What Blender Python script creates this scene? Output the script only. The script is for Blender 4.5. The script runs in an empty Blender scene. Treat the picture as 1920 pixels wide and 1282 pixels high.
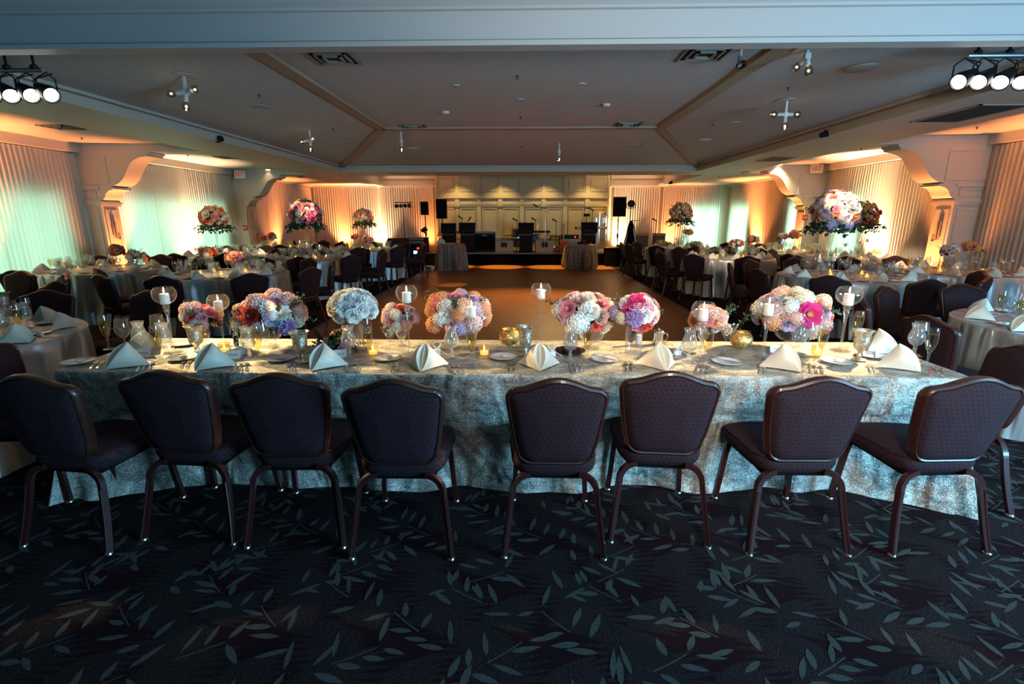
import bpy, math, random
from mathutils import Vector, Matrix, Euler
SC = bpy.context.scene
COL = SC.collection
PI = math.pi
rnd = random.Random(7)
sin, cos = math.sin, math.cos

# ---------------------------------------------------------------- camera numbers
F_PX = 936.0; PITCH = math.radians(13.9); YAW = math.radians(1.5); EYE = 1.57
_cp, _sp, _cy, _sy = cos(PITCH), sin(PITCH), cos(YAW), sin(YAW)
_R = Vector((_cy, _sy, 0)); _F = Vector((-_sy*_cp, _cy*_cp, -_sp)); _U = Vector((-_sy*_sp, _cy*_sp, _cp))
def ray(u, v): return _F + _R*((u-960)/F_PX) + _U*((641-v)/F_PX)
def at_z(u, v, z):
    d = ray(u, v); t = (z-EYE)/d.z; return Vector((d.x*t, d.y*t, z))
def at_y(u, v, y):
    d = ray(u, v); t = y/d.y; return Vector((d.x*t, y, EYE+d.z*t))
def prj(p):
    q = Vector(p)-Vector((0, 0, EYE)); c = q.dot(_F)
    if c < .05: return (-9999, -9999)
    return (960+F_PX*q.dot(_R)/c, 641-F_PX*q.dot(_U)/c)
def inframe(p, m=30):
    u, v = prj(p); return -m < u < 1920+m and -m < v < 1282+m

# ---------------------------------------------------------------- materials
MATS = {}
def lin(c):
    return tuple(((x/12.92) if x <= .04045 else ((x+.055)/1.055)**2.4) for x in c)
def new_mat(name):
    m = bpy.data.materials.new(name); m.use_nodes = True
    nt = m.node_tree; nt.nodes.clear()
    out = nt.nodes.new('ShaderNodeOutputMaterial')
    MATS[name] = m
    return m, nt, out
def N(nt, t, **kw):
    n = nt.nodes.new(t)
    for k, v in kw.items():
        if k.startswith('i_'):
            n.inputs[k[2:].replace('_', ' ')].default_value = v
        else: setattr(n, k, v)
    return n
def L(nt, a, b): nt.links.new(a, b)
def pbr(name, col, rough=.5, metal=0., spec=.5, bump=0., bscale=40., noise=0., nscale=8., sheen=0., coat=0., emit=None, estr=0., stretch=None):
    m, nt, out = new_mat(name)
    b = N(nt, 'ShaderNodeBsdfPrincipled')
    c = (*col, 1)
    b.inputs['Base Color'].default_value = c
    b.inputs['Roughness'].default_value = rough
    b.inputs['Metallic'].default_value = metal
    b.inputs['Specular IOR Level'].default_value = spec
    b.inputs['Coat Weight'].default_value = coat
    if sheen: b.inputs['Sheen Weight'].default_value = sheen
    if emit:
        b.inputs['Emission Color'].default_value = (*emit, 1); b.inputs['Emission Strength'].default_value = estr
    tc = N(nt, 'ShaderNodeTexCoord')
    src = tc.outputs['Object']
    if stretch:
        mp = N(nt, 'ShaderNodeMapping'); mp.inputs['Scale'].default_value = stretch
        L(nt, src, mp.inputs['Vector']); src = mp.outputs[0]
    if noise:
        n = N(nt, 'ShaderNodeTexNoise'); n.inputs['Scale'].default_value = nscale; n.inputs['Detail'].default_value = 4
        L(nt, src, n.inputs['Vector'])
        r = N(nt, 'ShaderNodeMapRange'); r.inputs['From Min'].default_value = .3; r.inputs['From Max'].default_value = .7
        r.inputs['To Min'].default_value = 1-noise; r.inputs['To Max'].default_value = 1+noise
        L(nt, n.outputs['Fac'], r.inputs['Value'])
        mx = N(nt, 'ShaderNodeVectorMath', operation='SCALE'); mx.inputs[0].default_value = col
        L(nt, r.outputs[0], mx.inputs['Scale']); L(nt, mx.outputs[0], b.inputs['Base Color'])
    if bump:
        n = N(nt, 'ShaderNodeTexNoise'); n.inputs['Scale'].default_value = bscale; n.inputs['Detail'].default_value = 3
        L(nt, src, n.inputs['Vector'])
        bp = N(nt, 'ShaderNodeBump'); bp.inputs['Strength'].default_value = bump; bp.inputs['Distance'].default_value = .01
        L(nt, n.outputs['Fac'], bp.inputs['Height']); L(nt, bp.outputs[0], b.inputs['Normal'])
    L(nt, b.outputs[0], out.inputs['Surface'])
    return m
def thin_glass(name, tint=(1, 1, 1), gl=.06, edge=.75, rough=.02, haze=0.):
    m, nt, out = new_mat(name)
    t = N(nt, 'ShaderNodeBsdfTransparent'); t.inputs['Color'].default_value = (*tint, 1)
    g = N(nt, 'ShaderNodeBsdfGlossy'); g.inputs['Roughness'].default_value = rough
    lw = N(nt, 'ShaderNodeLayerWeight'); lw.inputs['Blend'].default_value = .5
    pw = N(nt, 'ShaderNodeMath', operation='POWER'); pw.inputs[1].default_value = 3.5
    L(nt, lw.outputs['Facing'], pw.inputs[0])
    mr = N(nt, 'ShaderNodeMapRange'); mr.inputs['To Min'].default_value = gl; mr.inputs['To Max'].default_value = edge
    L(nt, pw.outputs[0], mr.inputs['Value'])
    mx = N(nt, 'ShaderNodeMixShader')
    L(nt, mr.outputs[0], mx.inputs['Fac']); L(nt, t.outputs[0], mx.inputs[1]); L(nt, g.outputs[0], mx.inputs[2])
    last = mx.outputs[0]
    if haze:
        d = N(nt, 'ShaderNodeBsdfDiffuse'); d.inputs['Color'].default_value = (.85, .87, .88, 1)
        tl = N(nt, 'ShaderNodeBsdfTranslucent'); tl.inputs['Color'].default_value = (.85, .87, .88, 1)
        ad = N(nt, 'ShaderNodeMixShader'); L(nt, d.outputs[0], ad.inputs[1]); L(nt, tl.outputs[0], ad.inputs[2])
        m2 = N(nt, 'ShaderNodeMixShader'); hr = N(nt, 'ShaderNodeMapRange'); hr.inputs['To Min'].default_value = haze; hr.inputs['To Max'].default_value = min(.5, haze*12)  # whitish film thickens towards the rims to imitate bright glass edges
        L(nt, pw.outputs[0], hr.inputs['Value']); L(nt, hr.outputs[0], m2.inputs['Fac'])
        L(nt, last, m2.inputs[1]); L(nt, ad.outputs[0], m2.inputs[2]); last = m2.outputs[0]
    L(nt, last, out.inputs['Surface'])
    return m
def emis(name, col, s):
    m, nt, out = new_mat(name)
    e = N(nt, 'ShaderNodeEmission'); e.inputs['Color'].default_value = (*col, 1); e.inputs['Strength'].default_value = s
    L(nt, e.outputs[0], out.inputs['Surface']); return m
def cloth_translucent(name, col, fac=.45, bump=0.):
    m, nt, out = new_mat(name)
    d = N(nt, 'ShaderNodeBsdfDiffuse'); d.inputs['Color'].default_value = (*col, 1)
    t = N(nt, 'ShaderNodeBsdfTranslucent'); t.inputs['Color'].default_value = (*col, 1)
    mx = N(nt, 'ShaderNodeMixShader'); mx.inputs['Fac'].default_value = fac
    L(nt, d.outputs[0], mx.inputs[1]); L(nt, t.outputs[0], mx.inputs[2]); L(nt, mx.outputs[0], out.inputs['Surface'])
    return m
def object_colour(name, rough=.6, trans=.25):
    m, nt, out = new_mat(name)
    oi = N(nt, 'ShaderNodeObjectInfo')
    b = N(nt, 'ShaderNodeBsdfDiffuse')
    L(nt, oi.outputs['Color'], b.inputs['Color'])
    t = N(nt, 'ShaderNodeBsdfTranslucent'); L(nt, oi.outputs['Color'], t.inputs['Color'])
    mx = N(nt, 'ShaderNodeMixShader'); mx.inputs['Fac'].default_value = trans
    L(nt, b.outputs[0], mx.inputs[1]); L(nt, t.outputs[0], mx.inputs[2]); L(nt, mx.outputs[0], out.inputs['Surface'])
    return m

def satin_folds(name):
    # soft vertical gathers in the hanging part of a satin cloth
    nt = MATS[name].node_tree; b = [n for n in nt.nodes if n.type == 'BSDF_PRINCIPLED'][0]
    tc = N(nt, 'ShaderNodeTexCoord'); mp = N(nt, 'ShaderNodeMapping'); mp.inputs['Scale'].default_value = (5.5, 5.5, .9)
    n = N(nt, 'ShaderNodeTexNoise'); n.inputs['Scale'].default_value = 1; n.inputs['Detail'].default_value = 1.5; n.inputs['Distortion'].default_value = .5
    L(nt, tc.outputs['Object'], mp.inputs['Vector']); L(nt, mp.outputs[0], n.inputs['Vector'])
    g = N(nt, 'ShaderNodeNewGeometry'); sp = N(nt, 'ShaderNodeSeparateXYZ'); L(nt, g.outputs['True Normal'], sp.inputs[0])
    up = N(nt, 'ShaderNodeMapRange'); up.inputs['From Min'].default_value = .5; up.inputs['From Max'].default_value = .9; up.inputs['To Min'].default_value = 1; up.inputs['To Max'].default_value = .04
    L(nt, sp.outputs['Z'], up.inputs['Value'])
    bp = N(nt, 'ShaderNodeBump'); bp.inputs['Distance'].default_value = .11; L(nt, up.outputs[0], bp.inputs['Strength']); L(nt, n.outputs['Fac'], bp.inputs['Height']); L(nt, bp.outputs[0], b.inputs['Normal'])
pbr('cream_paint', (.54, .47, .36), .55)
pbr('beam_paint', (.36, .345, .32), .55)
pbr('soffit_paint', (.50, .44, .36), .55)
pbr('ceiling_texture', (.54, .49, .44), .9, bump=.9, bscale=55, noise=.10, nscale=70)
pbr('rib_paint', (.34, .25, .17), .6)
pbr('panel_paint', (.48, .40, .23), .5)
cloth_translucent('sheer_drape', (.72, .64, .53), .40)
pbr('dark_trim', (.05, .04, .035), .5)
pbr('chair_wood', (.034, .008, .004), .42, coat=.12, noise=.3, nscale=12, stretch=(1, 1, 8))
pbr('chair_leg', (.040, .009, .008), .35, metal=.1, coat=.3)
pbr('glide_metal', (.6, .55, .5), .3, metal=1)
pbr('black_under', (.006, .005, .006), .9, spec=.05)
pbr('satin_cloth', (.46, .49, .49), .40, metal=.40, spec=.6)
satin_folds('satin_cloth')
pbr('napkin_satin', (.76, .67, .52), .42, spec=.5, sheen=.2, bump=.12, bscale=260, stretch=(1, 1, .05))
pbr('porcelain', (.90, .88, .84), .18, coat=.3)
pbr('plate_rim_line', (.03, .05, .12), .3)
pbr('butter', (.85, .78, .60), .5)
pbr('silver', (.78, .76, .72), .2, metal=1)
pbr('steel', (.55, .55, .55), .35, metal=1)
pbr('wax', (.86, .80, .70), .5, emit=(1, .62, .30), estr=.12)  # faint emission imitates the flame shining through the wax
pbr('votive_wax', (.9, .76, .50), .5, emit=(1, .62, .24), estr=1.7)  # wax emits by itself, a painted-in glow for candlelight inside the cup
emis('flame', (1, .62, .22), 30)
emis('tealight_flame', (1, .55, .18), 22)
pbr('wick', (.02, .015, .01), .9)
thin_glass('clear_glass', (1, 1, 1), .10, .95, .04, .012)
thin_glass('stem_glass', (.98, .99, .99), .16, .85, .05, .025)
thin_glass('crystal', (.95, .96, .95), .22, .8, .06, .05)
thin_glass('frosted_goblet', (.95, .96, .96), .12, .8, .10, .13)
thin_glass('water', (.86, .90, .92), .10, .5)
thin_glass('champagne', (.90, .80, .50), .06, .4)
thin_glass('amber_glass', (1, .88, .58), .10, .6, .15, .12)
thin_glass('tinted_bulb', (.75, .72, .66), .25, .85)
pbr('place_card_paper', (.82, .80, .78), .7)
pbr('ink', (.03, .03, .05), .7)
pbr('ribbon', (.85, .80, .74), .5)
object_colour('petal', .6, .22)
object_colour('leaf', .5, .15)
pbr('stamen', (.75, .42, .05), .6)
pbr('stem_green', (.10, .16, .06), .6)
pbr('dark_stem_wrap', (.012, .016, .018), .5)
pbr('black_plastic', (.006, .006, .007), .55, spec=.2)
pbr('black_grille', (.004, .004, .005), .8, spec=.1, bump=.3, bscale=220)
pbr('black_cloth', (.004, .004, .005), .95, spec=.05)
pbr('monitor_carpet', (.28, .28, .20), .9, bump=.4, bscale=120)
pbr('stage_top', (.20, .19, .15), .6)
pbr('podium_face', (.005, .007, .011), .7, spec=.12)
pbr('gold_letter', (.55, .22, .08), .5)
pbr('brass', (.72, .48, .16), .3, metal=1)
pbr('drum_shell', (.02, .07, .12), .3, coat=.5)
pbr('drum_head', (.75, .72, .62), .5)
pbr('guitar_body', (.62, .09, .006), .5)
pbr('guitar_neck', (.45, .28, .13), .5)
pbr('white_keys', (.8, .8, .8), .4)
pbr('rack_metal', (.20, .19, .17), .5, metal=.5)
emis('led_red', (1, .03, .06), 3.5)
emis('led_blue', (.35, .75, 1), 2.2)
emis('led_screen', (.45, .85, 1), 2.5)
emis('par_lens', (1, .96, .84), 14)
emis('bulb_filament', (1, .72, .36), 26)
emis('downlight_glow', (1, .82, .5), 5)
pbr('white_plastic', (.66, .63, .58), .5)
pbr('grey_plate', (.42, .40, .38), .7)
pbr('vent_metal', (.30, .26, .21), .5)
pbr('vent_dark', (.012, .010, .008), .9)
pbr('exit_white', (.72, .66, .60), .6)
pbr('exit_red', (.60, .05, .03), .5, emit=(1, .05, .02), estr=.12)
pbr('red_plastic', (.45, .04, .03), .5)
pbr('chrome', (.75, .75, .76), .12, metal=1)
pbr('cream_box', (.62, .52, .38), .7)
pbr('chocolate', (.05, .018, .012), .45)
pbr('nut', (.55, .40, .24), .5)
pbr('pepper', (.03, .025, .022), .9)
pbr('salt', (.85, .85, .85), .9)
pbr('green_chairback', (.03, .055, .045), .7)
pbr('orange_wood', (.36, .12, .04), .5)
pbr('acrylic_leg', (.7, .6, .5), .3)
pbr('alu', (.5, .5, .5), .4, metal=1)

def mat_mercury(name, base, dark, rough):
    m, nt, out = new_mat(name)
    b = N(nt, 'ShaderNodeBsdfPrincipled'); b.inputs['Metallic'].default_value = .9; b.inputs['Roughness'].default_value = rough
    tc = N(nt, 'ShaderNodeTexCoord'); v = N(nt, 'ShaderNodeTexVoronoi'); v.inputs['Scale'].default_value = 160
    L(nt, tc.outputs['Object'], v.inputs['Vector'])
    n = N(nt, 'ShaderNodeTexNoise'); n.inputs['Scale'].default_value = 60; n.inputs['Detail'].default_value = 5
    L(nt, tc.outputs['Object'], n.inputs['Vector'])
    r = N(nt, 'ShaderNodeValToRGB'); r.color_ramp.elements[0].position = .38; r.color_ramp.elements[1].position = .6
    r.color_ramp.elements[0].color = (*dark, 1); r.color_ramp.elements[1].color = (*base, 1)
    L(nt, n.outputs['Fac'], r.inputs['Fac']); L(nt, r.outputs[0], b.inputs['Base Color'])
    bp = N(nt, 'ShaderNodeBump'); bp.inputs['Strength'].default_value = .5; bp.inputs['Distance'].default_value = .004
    L(nt, v.outputs['Distance'], bp.inputs['Height']); L(nt, bp.outputs[0], b.inputs['Normal'])
    L(nt, b.outputs[0], out.inputs['Surface'])
mat_mercury('gold_mercury', (1, .70, .28), (.52, .26, .05), .32)
mat_mercury('silver_mercury', (.95, .90, .76), (.50, .42, .26), .30)

def mat_fabric():
    # dark violet-grey upholstery with rows of small dots
    m, nt, out = new_mat('chair_fabric')
    b = N(nt, 'ShaderNodeBsdfPrincipled'); b.inputs['Roughness'].default_value = .85; b.inputs['Specular IOR Level'].default_value = .2
    tc = N(nt, 'ShaderNodeTexCoord'); uv = tc.outputs['UV']
    sp = N(nt, 'ShaderNodeSeparateXYZ'); L(nt, uv, sp.inputs[0])
    def M(op, a, bb=None):
        n = N(nt, 'ShaderNodeMath', operation=op)
        for i, x in enumerate((a, bb)):
            if x is None: continue
            if isinstance(x, (int, float)): n.inputs[i].default_value = x
            else: L(nt, x, n.inputs[i])
        return n.outputs[0]
    row = M('MULTIPLY', sp.outputs['Y'], 1/.023)
    rf = M('FLOOR', row); odd = M('MULTIPLY', M('MODULO', rf, 2.0), .5)
    cx = M('FRACT', M('ADD', M('MULTIPLY', sp.outputs['X'], 1/.024), odd)); cyy = M('FRACT', row)
    dx = M('SUBTRACT', cx, .5); dy = M('SUBTRACT', cyy, .5)
    d = M('SQRT', M('ADD', M('MULTIPLY', dx, dx), M('MULTIPLY', dy, dy)))
    ring = M('LESS_THAN', d, .17)
    mx = N(nt, 'ShaderNodeMixRGB'); mx.inputs[1].default_value = (.037, .016, .021, 1); mx.inputs[2].default_value = (.013, .005, .007, 1)
    L(nt, ring, mx.inputs['Fac'])
    n = N(nt, 'ShaderNodeTexNoise'); n.inputs['Scale'].default_value = 900
    L(nt, uv, n.inputs['Vector'])
    mm = N(nt, 'ShaderNodeMixRGB', blend_type='MULTIPLY'); mm.inputs['Fac'].default_value = .5
    L(nt, mx.outputs[0], mm.inputs[1]); L(nt, n.outputs['Fac'], mm.inputs[2])
    L(nt, mm.outputs[0], b.inputs['Base Color']); L(nt, b.outputs[0], out.inputs['Surface'])
mat_fabric()

def mat_sequin(name, base, mid, spark, fs=420, part=.84):
    # crushed metallic-thread cloth: mottled ground with tiny bright flecks
    m, nt, out = new_mat(name)
    b = N(nt, 'ShaderNodeBsdfPrincipled')
    tc = N(nt, 'ShaderNodeTexCoord')
    n1 = N(nt, 'ShaderNodeTexNoise'); n1.inputs['Scale'].default_value = 9; n1.inputs['Detail'].default_value = 7; n1.inputs['Roughness'].default_value = .72; n1.inputs['Distortion'].default_value = .6
    mp = N(nt, 'ShaderNodeMapping'); mp.inputs['Scale'].default_value = (1, 1.6, 1.6)
    L(nt, tc.outputs['Object'], mp.inputs['Vector']); L(nt, mp.outputs[0], n1.inputs['Vector'])
    r1 = N(nt, 'ShaderNodeValToRGB'); r1.color_ramp.elements[0].position = .40; r1.color_ramp.elements[1].position = .62
    r1.color_ramp.elements[0].color = (*base, 1); r1.color_ramp.elements[1].color = (*mid, 1)
    L(nt, n1.outputs['Fac'], r1.inputs['Fac'])
    v = N(nt, 'ShaderNodeTexVoronoi'); v.inputs['Scale'].default_value = fs; L(nt, tc.outputs['Object'], v.inputs['Vector'])
    sp = N(nt, 'ShaderNodeSeparateXYZ'); L(nt, v.outputs['Color'], sp.inputs[0])
    # flecks thin out where the mottling is dark
    ad = N(nt, 'ShaderNodeMath', operation='MULTIPLY_ADD'); ad.inputs[1].default_value = 1.1; L(nt, n1.outputs['Fac'], ad.inputs[0]); L(nt, sp.outputs['X'], ad.inputs[2])
    gt = N(nt, 'ShaderNodeMath', operation='GREATER_THAN'); gt.inputs[1].default_value = .55+part; L(nt, ad.outputs[0], gt.inputs[0])
    mx = N(nt, 'ShaderNodeMixRGB'); mx.inputs[2].default_value = (*spark, 1); L(nt, gt.outputs[0], mx.inputs['Fac']); L(nt, r1.outputs[0], mx.inputs[1])
    L(nt, mx.outputs[0], b.inputs['Base Color'])
    b.inputs['Metallic'].default_value = .35; b.inputs['Roughness'].default_value = .45
    # every fleck faces its own way
    ms = N(nt, 'ShaderNodeVectorMath', operation='MULTIPLY_ADD'); ms.inputs[1].default_value = (.6, .6, .6); ms.inputs[2].default_value = (-.30, -.30, -.30); L(nt, v.outputs['Color'], ms.inputs[0])
    ge = N(nt, 'ShaderNodeNewGeometry')
    an = N(nt, 'ShaderNodeVectorMath', operation='ADD'); L(nt, ge.outputs['Normal'], an.inputs[0]); L(nt, ms.outputs[0], an.inputs[1])
    nn = N(nt, 'ShaderNodeVectorMath', operation='NORMALIZE'); L(nt, an.outputs[0], nn.inputs[0])
    bp2 = N(nt, 'ShaderNodeBump'); bp2.inputs['Strength'].default_value = .55; bp2.inputs['Distance'].default_value = .03
    L(nt, n1.outputs['Fac'], bp2.inputs['Height']); L(nt, nn.outputs[0], bp2.inputs['Normal'])
    n3 = N(nt, 'ShaderNodeTexNoise'); n3.inputs['Scale'].default_value = 1; n3.inputs['Detail'].default_value = 2; n3.inputs['Distortion'].default_value = .9
    m3 = N(nt, 'ShaderNodeMapping'); m3.inputs['Rotation'].default_value = (0, .75, 0); m3.inputs['Scale'].default_value = (4.2, 1.6, 1.9)
    L(nt, tc.outputs['Object'], m3.inputs['Vector']); L(nt, m3.outputs[0], n3.inputs['Vector'])
    gz = N(nt, 'ShaderNodeSeparateXYZ'); L(nt, ge.outputs['True Normal'], gz.inputs[0])
    up = N(nt, 'ShaderNodeMapRange'); up.inputs['From Min'].default_value = .5; up.inputs['From Max'].default_value = .9; up.inputs['To Min'].default_value = 1; up.inputs['To Max'].default_value = 0
    L(nt, gz.outputs['Z'], up.inputs['Value'])
    b3 = N(nt, 'ShaderNodeBump'); b3.inputs['Distance'].default_value = .11
    L(nt, up.outputs[0], b3.inputs['Strength']); L(nt, n3.outputs['Fac'], b3.inputs['Height']); L(nt, bp2.outputs[0], b3.inputs['Normal'])
    L(nt, b3.outputs[0], b.inputs['Normal']); L(nt, b.outputs[0], out.inputs['Surface'])
mat_sequin('head_cloth', (.27, .25, .205), (.54, .50, .41), (1, .95, .85))
mat_sequin('cocktail_cloth', (.19, .14, .105), (.28, .215, .165), (.6, .5, .4), 200, 1.05)

def mat_carpet():
    m, nt, out = new_mat('carpet_ground')
    b = N(nt, 'ShaderNodeBsdfPrincipled'); b.inputs['Roughness'].default_value = 1; b.inputs['Specular IOR Level'].default_value = .05
    tc = N(nt, 'ShaderNodeTexCoord')
    n = N(nt, 'ShaderNodeTexNoise'); n.inputs['Scale'].default_value = 330; n.inputs['Detail'].default_value = 1
    L(nt, tc.outputs['Object'], n.inputs['Vector'])
    r = N(nt, 'ShaderNodeValToRGB'); r.color_ramp.elements[0].color = (.010, .004, .006, 1); r.color_ramp.elements[1].color = (.024, .011, .014, 1)
    L(nt, n.outputs['Fac'], r.inputs['Fac']); L(nt, r.outputs[0], b.inputs['Base Color']); L(nt, b.outputs[0], out.inputs['Surface'])
    for nm, lo, hi, sc, p0, p1 in (('carpet_leaf', (.045, .052, .049), (.075, .083, .078), 300, .35, .6), ('carpet_loop', (.008, .004, .005), (.040, .033, .033), 260, .40, .62)):
        m, nt, out = new_mat(nm)
        b = N(nt, 'ShaderNodeBsdfPrincipled'); b.inputs['Roughness'].default_value = 1; b.inputs['Specular IOR Level'].default_value = .05
        tc = N(nt, 'ShaderNodeTexCoord')
        mp = N(nt, 'ShaderNodeMapping'); mp.inputs['Scale'].default_value = (.6, 1.5, 1)
        L(nt, tc.outputs['Object'], mp.inputs['Vector'])
        n = N(nt, 'ShaderNodeTexNoise'); n.inputs['Scale'].default_value = sc; n.inputs['Detail'].default_value = 2
        L(nt, mp.outputs[0], n.inputs['Vector'])
        r = N(nt, 'ShaderNodeValToRGB'); r.color_ramp.elements[0].position = p0; r.color_ramp.elements[1].position = p1
        r.color_ramp.elements[0].color = (*lo, 1); r.color_ramp.elements[1].color = (*hi, 1)
        L(nt, n.outputs['Fac'], r.inputs['Fac']); L(nt, r.outputs[0], b.inputs['Base Color']); L(nt, b.outputs[0], out.inputs['Surface'])
mat_carpet()
def mat_parquet():
    m, nt, out = new_mat('parquet')
    b = N(nt, 'ShaderNodeBsdfPrincipled'); b.inputs['Roughness'].default_value = .42; b.inputs['Specular IOR Level'].default_value = .35; b.inputs['Coat Weight'].default_value = .06; b.inputs['Coat Roughness'].default_value = .25
    tc = N(nt, 'ShaderNodeTexCoord')
    br = N(nt, 'ShaderNodeTexBrick'); br.inputs['Scale'].default_value = 1; br.inputs['Brick Width'].default_value = .45; br.inputs['Row Height'].default_value = .075
    br.inputs['Mortar Size'].default_value = .003
    br.inputs['Color1'].default_value = (.27, .090, .016, 1); br.inputs['Color2'].default_value = (.19, .060, .010, 1); br.inputs['Mortar'].default_value = (.06, .022, .007, 1)
    L(nt, tc.outputs['Object'], br.inputs['Vector'])
    n = N(nt, 'ShaderNodeTexNoise'); n.inputs['Scale'].default_value = 14; n.inputs['Detail'].default_value = 4
    mp = N(nt, 'ShaderNodeMapping'); mp.inputs['Scale'].default_value = (1, 8, 1)
    L(nt, tc.outputs['Object'], mp.inputs['Vector']); L(nt, mp.outputs[0], n.inputs['Vector'])
    mr = N(nt, 'ShaderNodeMapRange'); mr.inputs['To Min'].default_value = .65; mr.inputs['To Max'].default_value = 1.3
    L(nt, n.outputs['Fac'], mr.inputs['Value'])
    vm = N(nt, 'ShaderNodeVectorMath', operation='SCALE'); L(nt, br.outputs['Color'], vm.inputs[0]); L(nt, mr.outputs[0], vm.inputs['Scale'])
    L(nt, vm.outputs[0], b.inputs['Base Color']); L(nt, b.outputs[0], out.inputs['Surface'])
mat_parquet()

# ---------------------------------------------------------------- mesh builder
class MB:
    def __init__(s):
        s.v = []; s.f = []; s.m = []; s.uv = None
    def add(s, vs, fs, mi=0):
        o = len(s.v); s.v += [tuple(x) for x in vs]
        for f in fs: s.f.append(tuple(i+o for i in f)); s.m.append(mi)
        return s
    def box(s, c, d, mi=0, M=None):
        x, y, z = (k/2 for k in d)
        vs = [Vector((a*x, b*y, e*z)) for e in (-1, 1) for b in (-1, 1) for a in (-1, 1)]
        if M is not None: vs = [M @ p for p in vs]
        vs = [p+Vector(c) for p in vs]
        return s.add(vs, [(0, 2, 3, 1), (4, 5, 7, 6), (0, 1, 5, 4), (2, 6, 7, 3), (0, 4, 6, 2), (1, 3, 7, 5)], mi)
    def bb(s, x0, x1, y0, y1, z0, z1, mi=0):
        return s.box(((x0+x1)/2, (y0+y1)/2, (z0+z1)/2), (x1-x0, y1-y0, z1-z0), mi)
    def lathe(s, prof, n=16, mi=0, c=(0, 0, 0), cap=False, M=None, sx=1, sy=1):
        vs = []
        for r, z in prof:
            for k in range(n):
                a = 2*PI*k/n; vs.append(Vector((r*cos(a)*sx, r*sin(a)*sy, z)))
        if M is not None: vs = [M @ p for p in vs]
        vs = [p+Vector(c) for p in vs]
        fs = [(i*n+k, i*n+(k+1) % n, (i+1)*n+(k+1) % n, (i+1)*n+k) for i in range(len(prof)-1) for k in range(n)]
        if cap:
            fs.append(tuple(reversed(range(n)))); b = (len(prof)-1)*n; fs.append(tuple(range(b, b+n)))
        return s.add(vs, fs, mi)
    def cyl(s, a, b, r, n=10, mi=0, r2=None):
        return s.tube([a, b], [r, r if r2 is None else r2], n, mi)
    def tube(s, pts, r, n=8, mi=0, closed=False, sq=None):
        pts = [Vector(p) for p in pts]; k = len(pts)
        if not isinstance(r, (list, tuple)): r = [r]*k
        vs = []; up = None
        for i, p in enumerate(pts):
            if closed: t = pts[(i+1) % k]-pts[i-1]
            else: t = pts[min(i+1, k-1)]-pts[max(i-1, 0)]
            t.normalize()
            if up is None:
                up = Vector((0, 0, 1)) if abs(t.z) < .9 else Vector((0, 1, 0))
            side = t.cross(up).normalized(); up2 = side.cross(t).normalized(); up = up2
            for j in range(n):
                a = 2*PI*j/n+(PI/4 if n == 4 else 0)
                vs.append(p+(side*cos(a)+up2*sin(a))*r[i])
        fs = []
        for i in range(k if closed else k-1):
            i2 = (i+1) % k
            for j in range(n): fs.append((i*n+j, i*n+(j+1) % n, i2*n+(j+1) % n, i2*n+j))
        if not closed:
            fs.append(tuple(reversed(range(n)))); fs.append(tuple(range((k-1)*n, k*n)))
        return s.add(vs, fs, mi)
    def prism(s, poly, z0, z1, mi=0, M=None):
        n = len(poly)
        vs = [Vector((x, y, z0)) for x, y in poly]+[Vector((x, y, z1)) for x, y in poly]
        if M is not None: vs = [M @ p for p in vs]
        fs = [tuple(reversed(range(n))), tuple(range(n, 2*n))]+[(i, (i+1) % n, n+(i+1) % n, n+i) for i in range(n)]
        return s.add(vs, fs, mi)
    def grid(s, fn, nu, nv, mi=0, wrap=False):
        vs = [fn(i/nu, j/nv) for j in range(nv+1) for i in range(nu+(0 if wrap else 1))]
        w = nu if wrap else nu+1
        fs = [(j*w+i, j*w+(i+1) % w, (j+1)*w+(i+1) % w, (j+1)*w+i) for j in range(nv) for i in range(nu)]
        return s.add(vs, fs, mi)
    def sphere(s, c, r, n=12, m=8, mi=0, sc=(1, 1, 1)):
        prof = [(max(1e-4, r*sin(PI*i/m)), -r*cos(PI*i/m)) for i in range(m+1)]
        M = Matrix.Diagonal(sc)
        return s.lathe(prof, n, mi, c, M=M)
    def mesh(s, name, mats, smooth=True, angle=40, uvf=None):
        me = bpy.data.meshes.new(name)
        me.from_pydata(s.v, [], s.f)
        for m in ([mats] if isinstance(mats, str) else mats): me.materials.append(MATS[m])
        me.polygons.foreach_set('material_index', s.m)
        if smooth:
            me.polygons.foreach_set('use_smooth', [True]*len(s.f))
            me.set_sharp_from_angle(angle=math.radians(angle))
        if uvf:
            uv = me.uv_layers.new(name='UVMap')
            for lp in me.loops: uv.data[lp.index].uv = uvf(me.vertices[lp.vertex_index].co)
        me.update()
        return me

# ---------------------------------------------------------------- objects
def link(name, data, parent=None, loc=(0, 0, 0), rot=(0, 0, 0), scale=None, colour=None):
    o = bpy.data.objects.new(name, data); COL.objects.link(o)
    if parent is not None: o.parent = parent
    o.location = loc; o.rotation_euler = rot
    if scale is not None: o.scale = scale if hasattr(scale, '__len__') else (scale,)*3
    if colour is not None: o.color = (*colour, 1)
    return o
def tag(o, label, cat, group=None):
    o['label'] = label; o['category'] = cat
    if group: o['group'] = group
    return o
def struct(name, mb, mats, smooth=False, angle=40):
    o = link(name, mb.mesh(name, mats, smooth, angle)); o['kind'] = 'structure'
    return o
REG = []   # (object, description, where) -> label by order from the left in the photo
def reg(o, desc, where, cat, group=None):
    o['category'] = cat
    if group: o['group'] = group
    REG.append((o, desc, where)); return o
ORD = 'first second third fourth fifth sixth seventh eighth ninth tenth eleventh twelfth thirteenth fourteenth fifteenth sixteenth seventeenth eighteenth nineteenth twentieth'.split()
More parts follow.
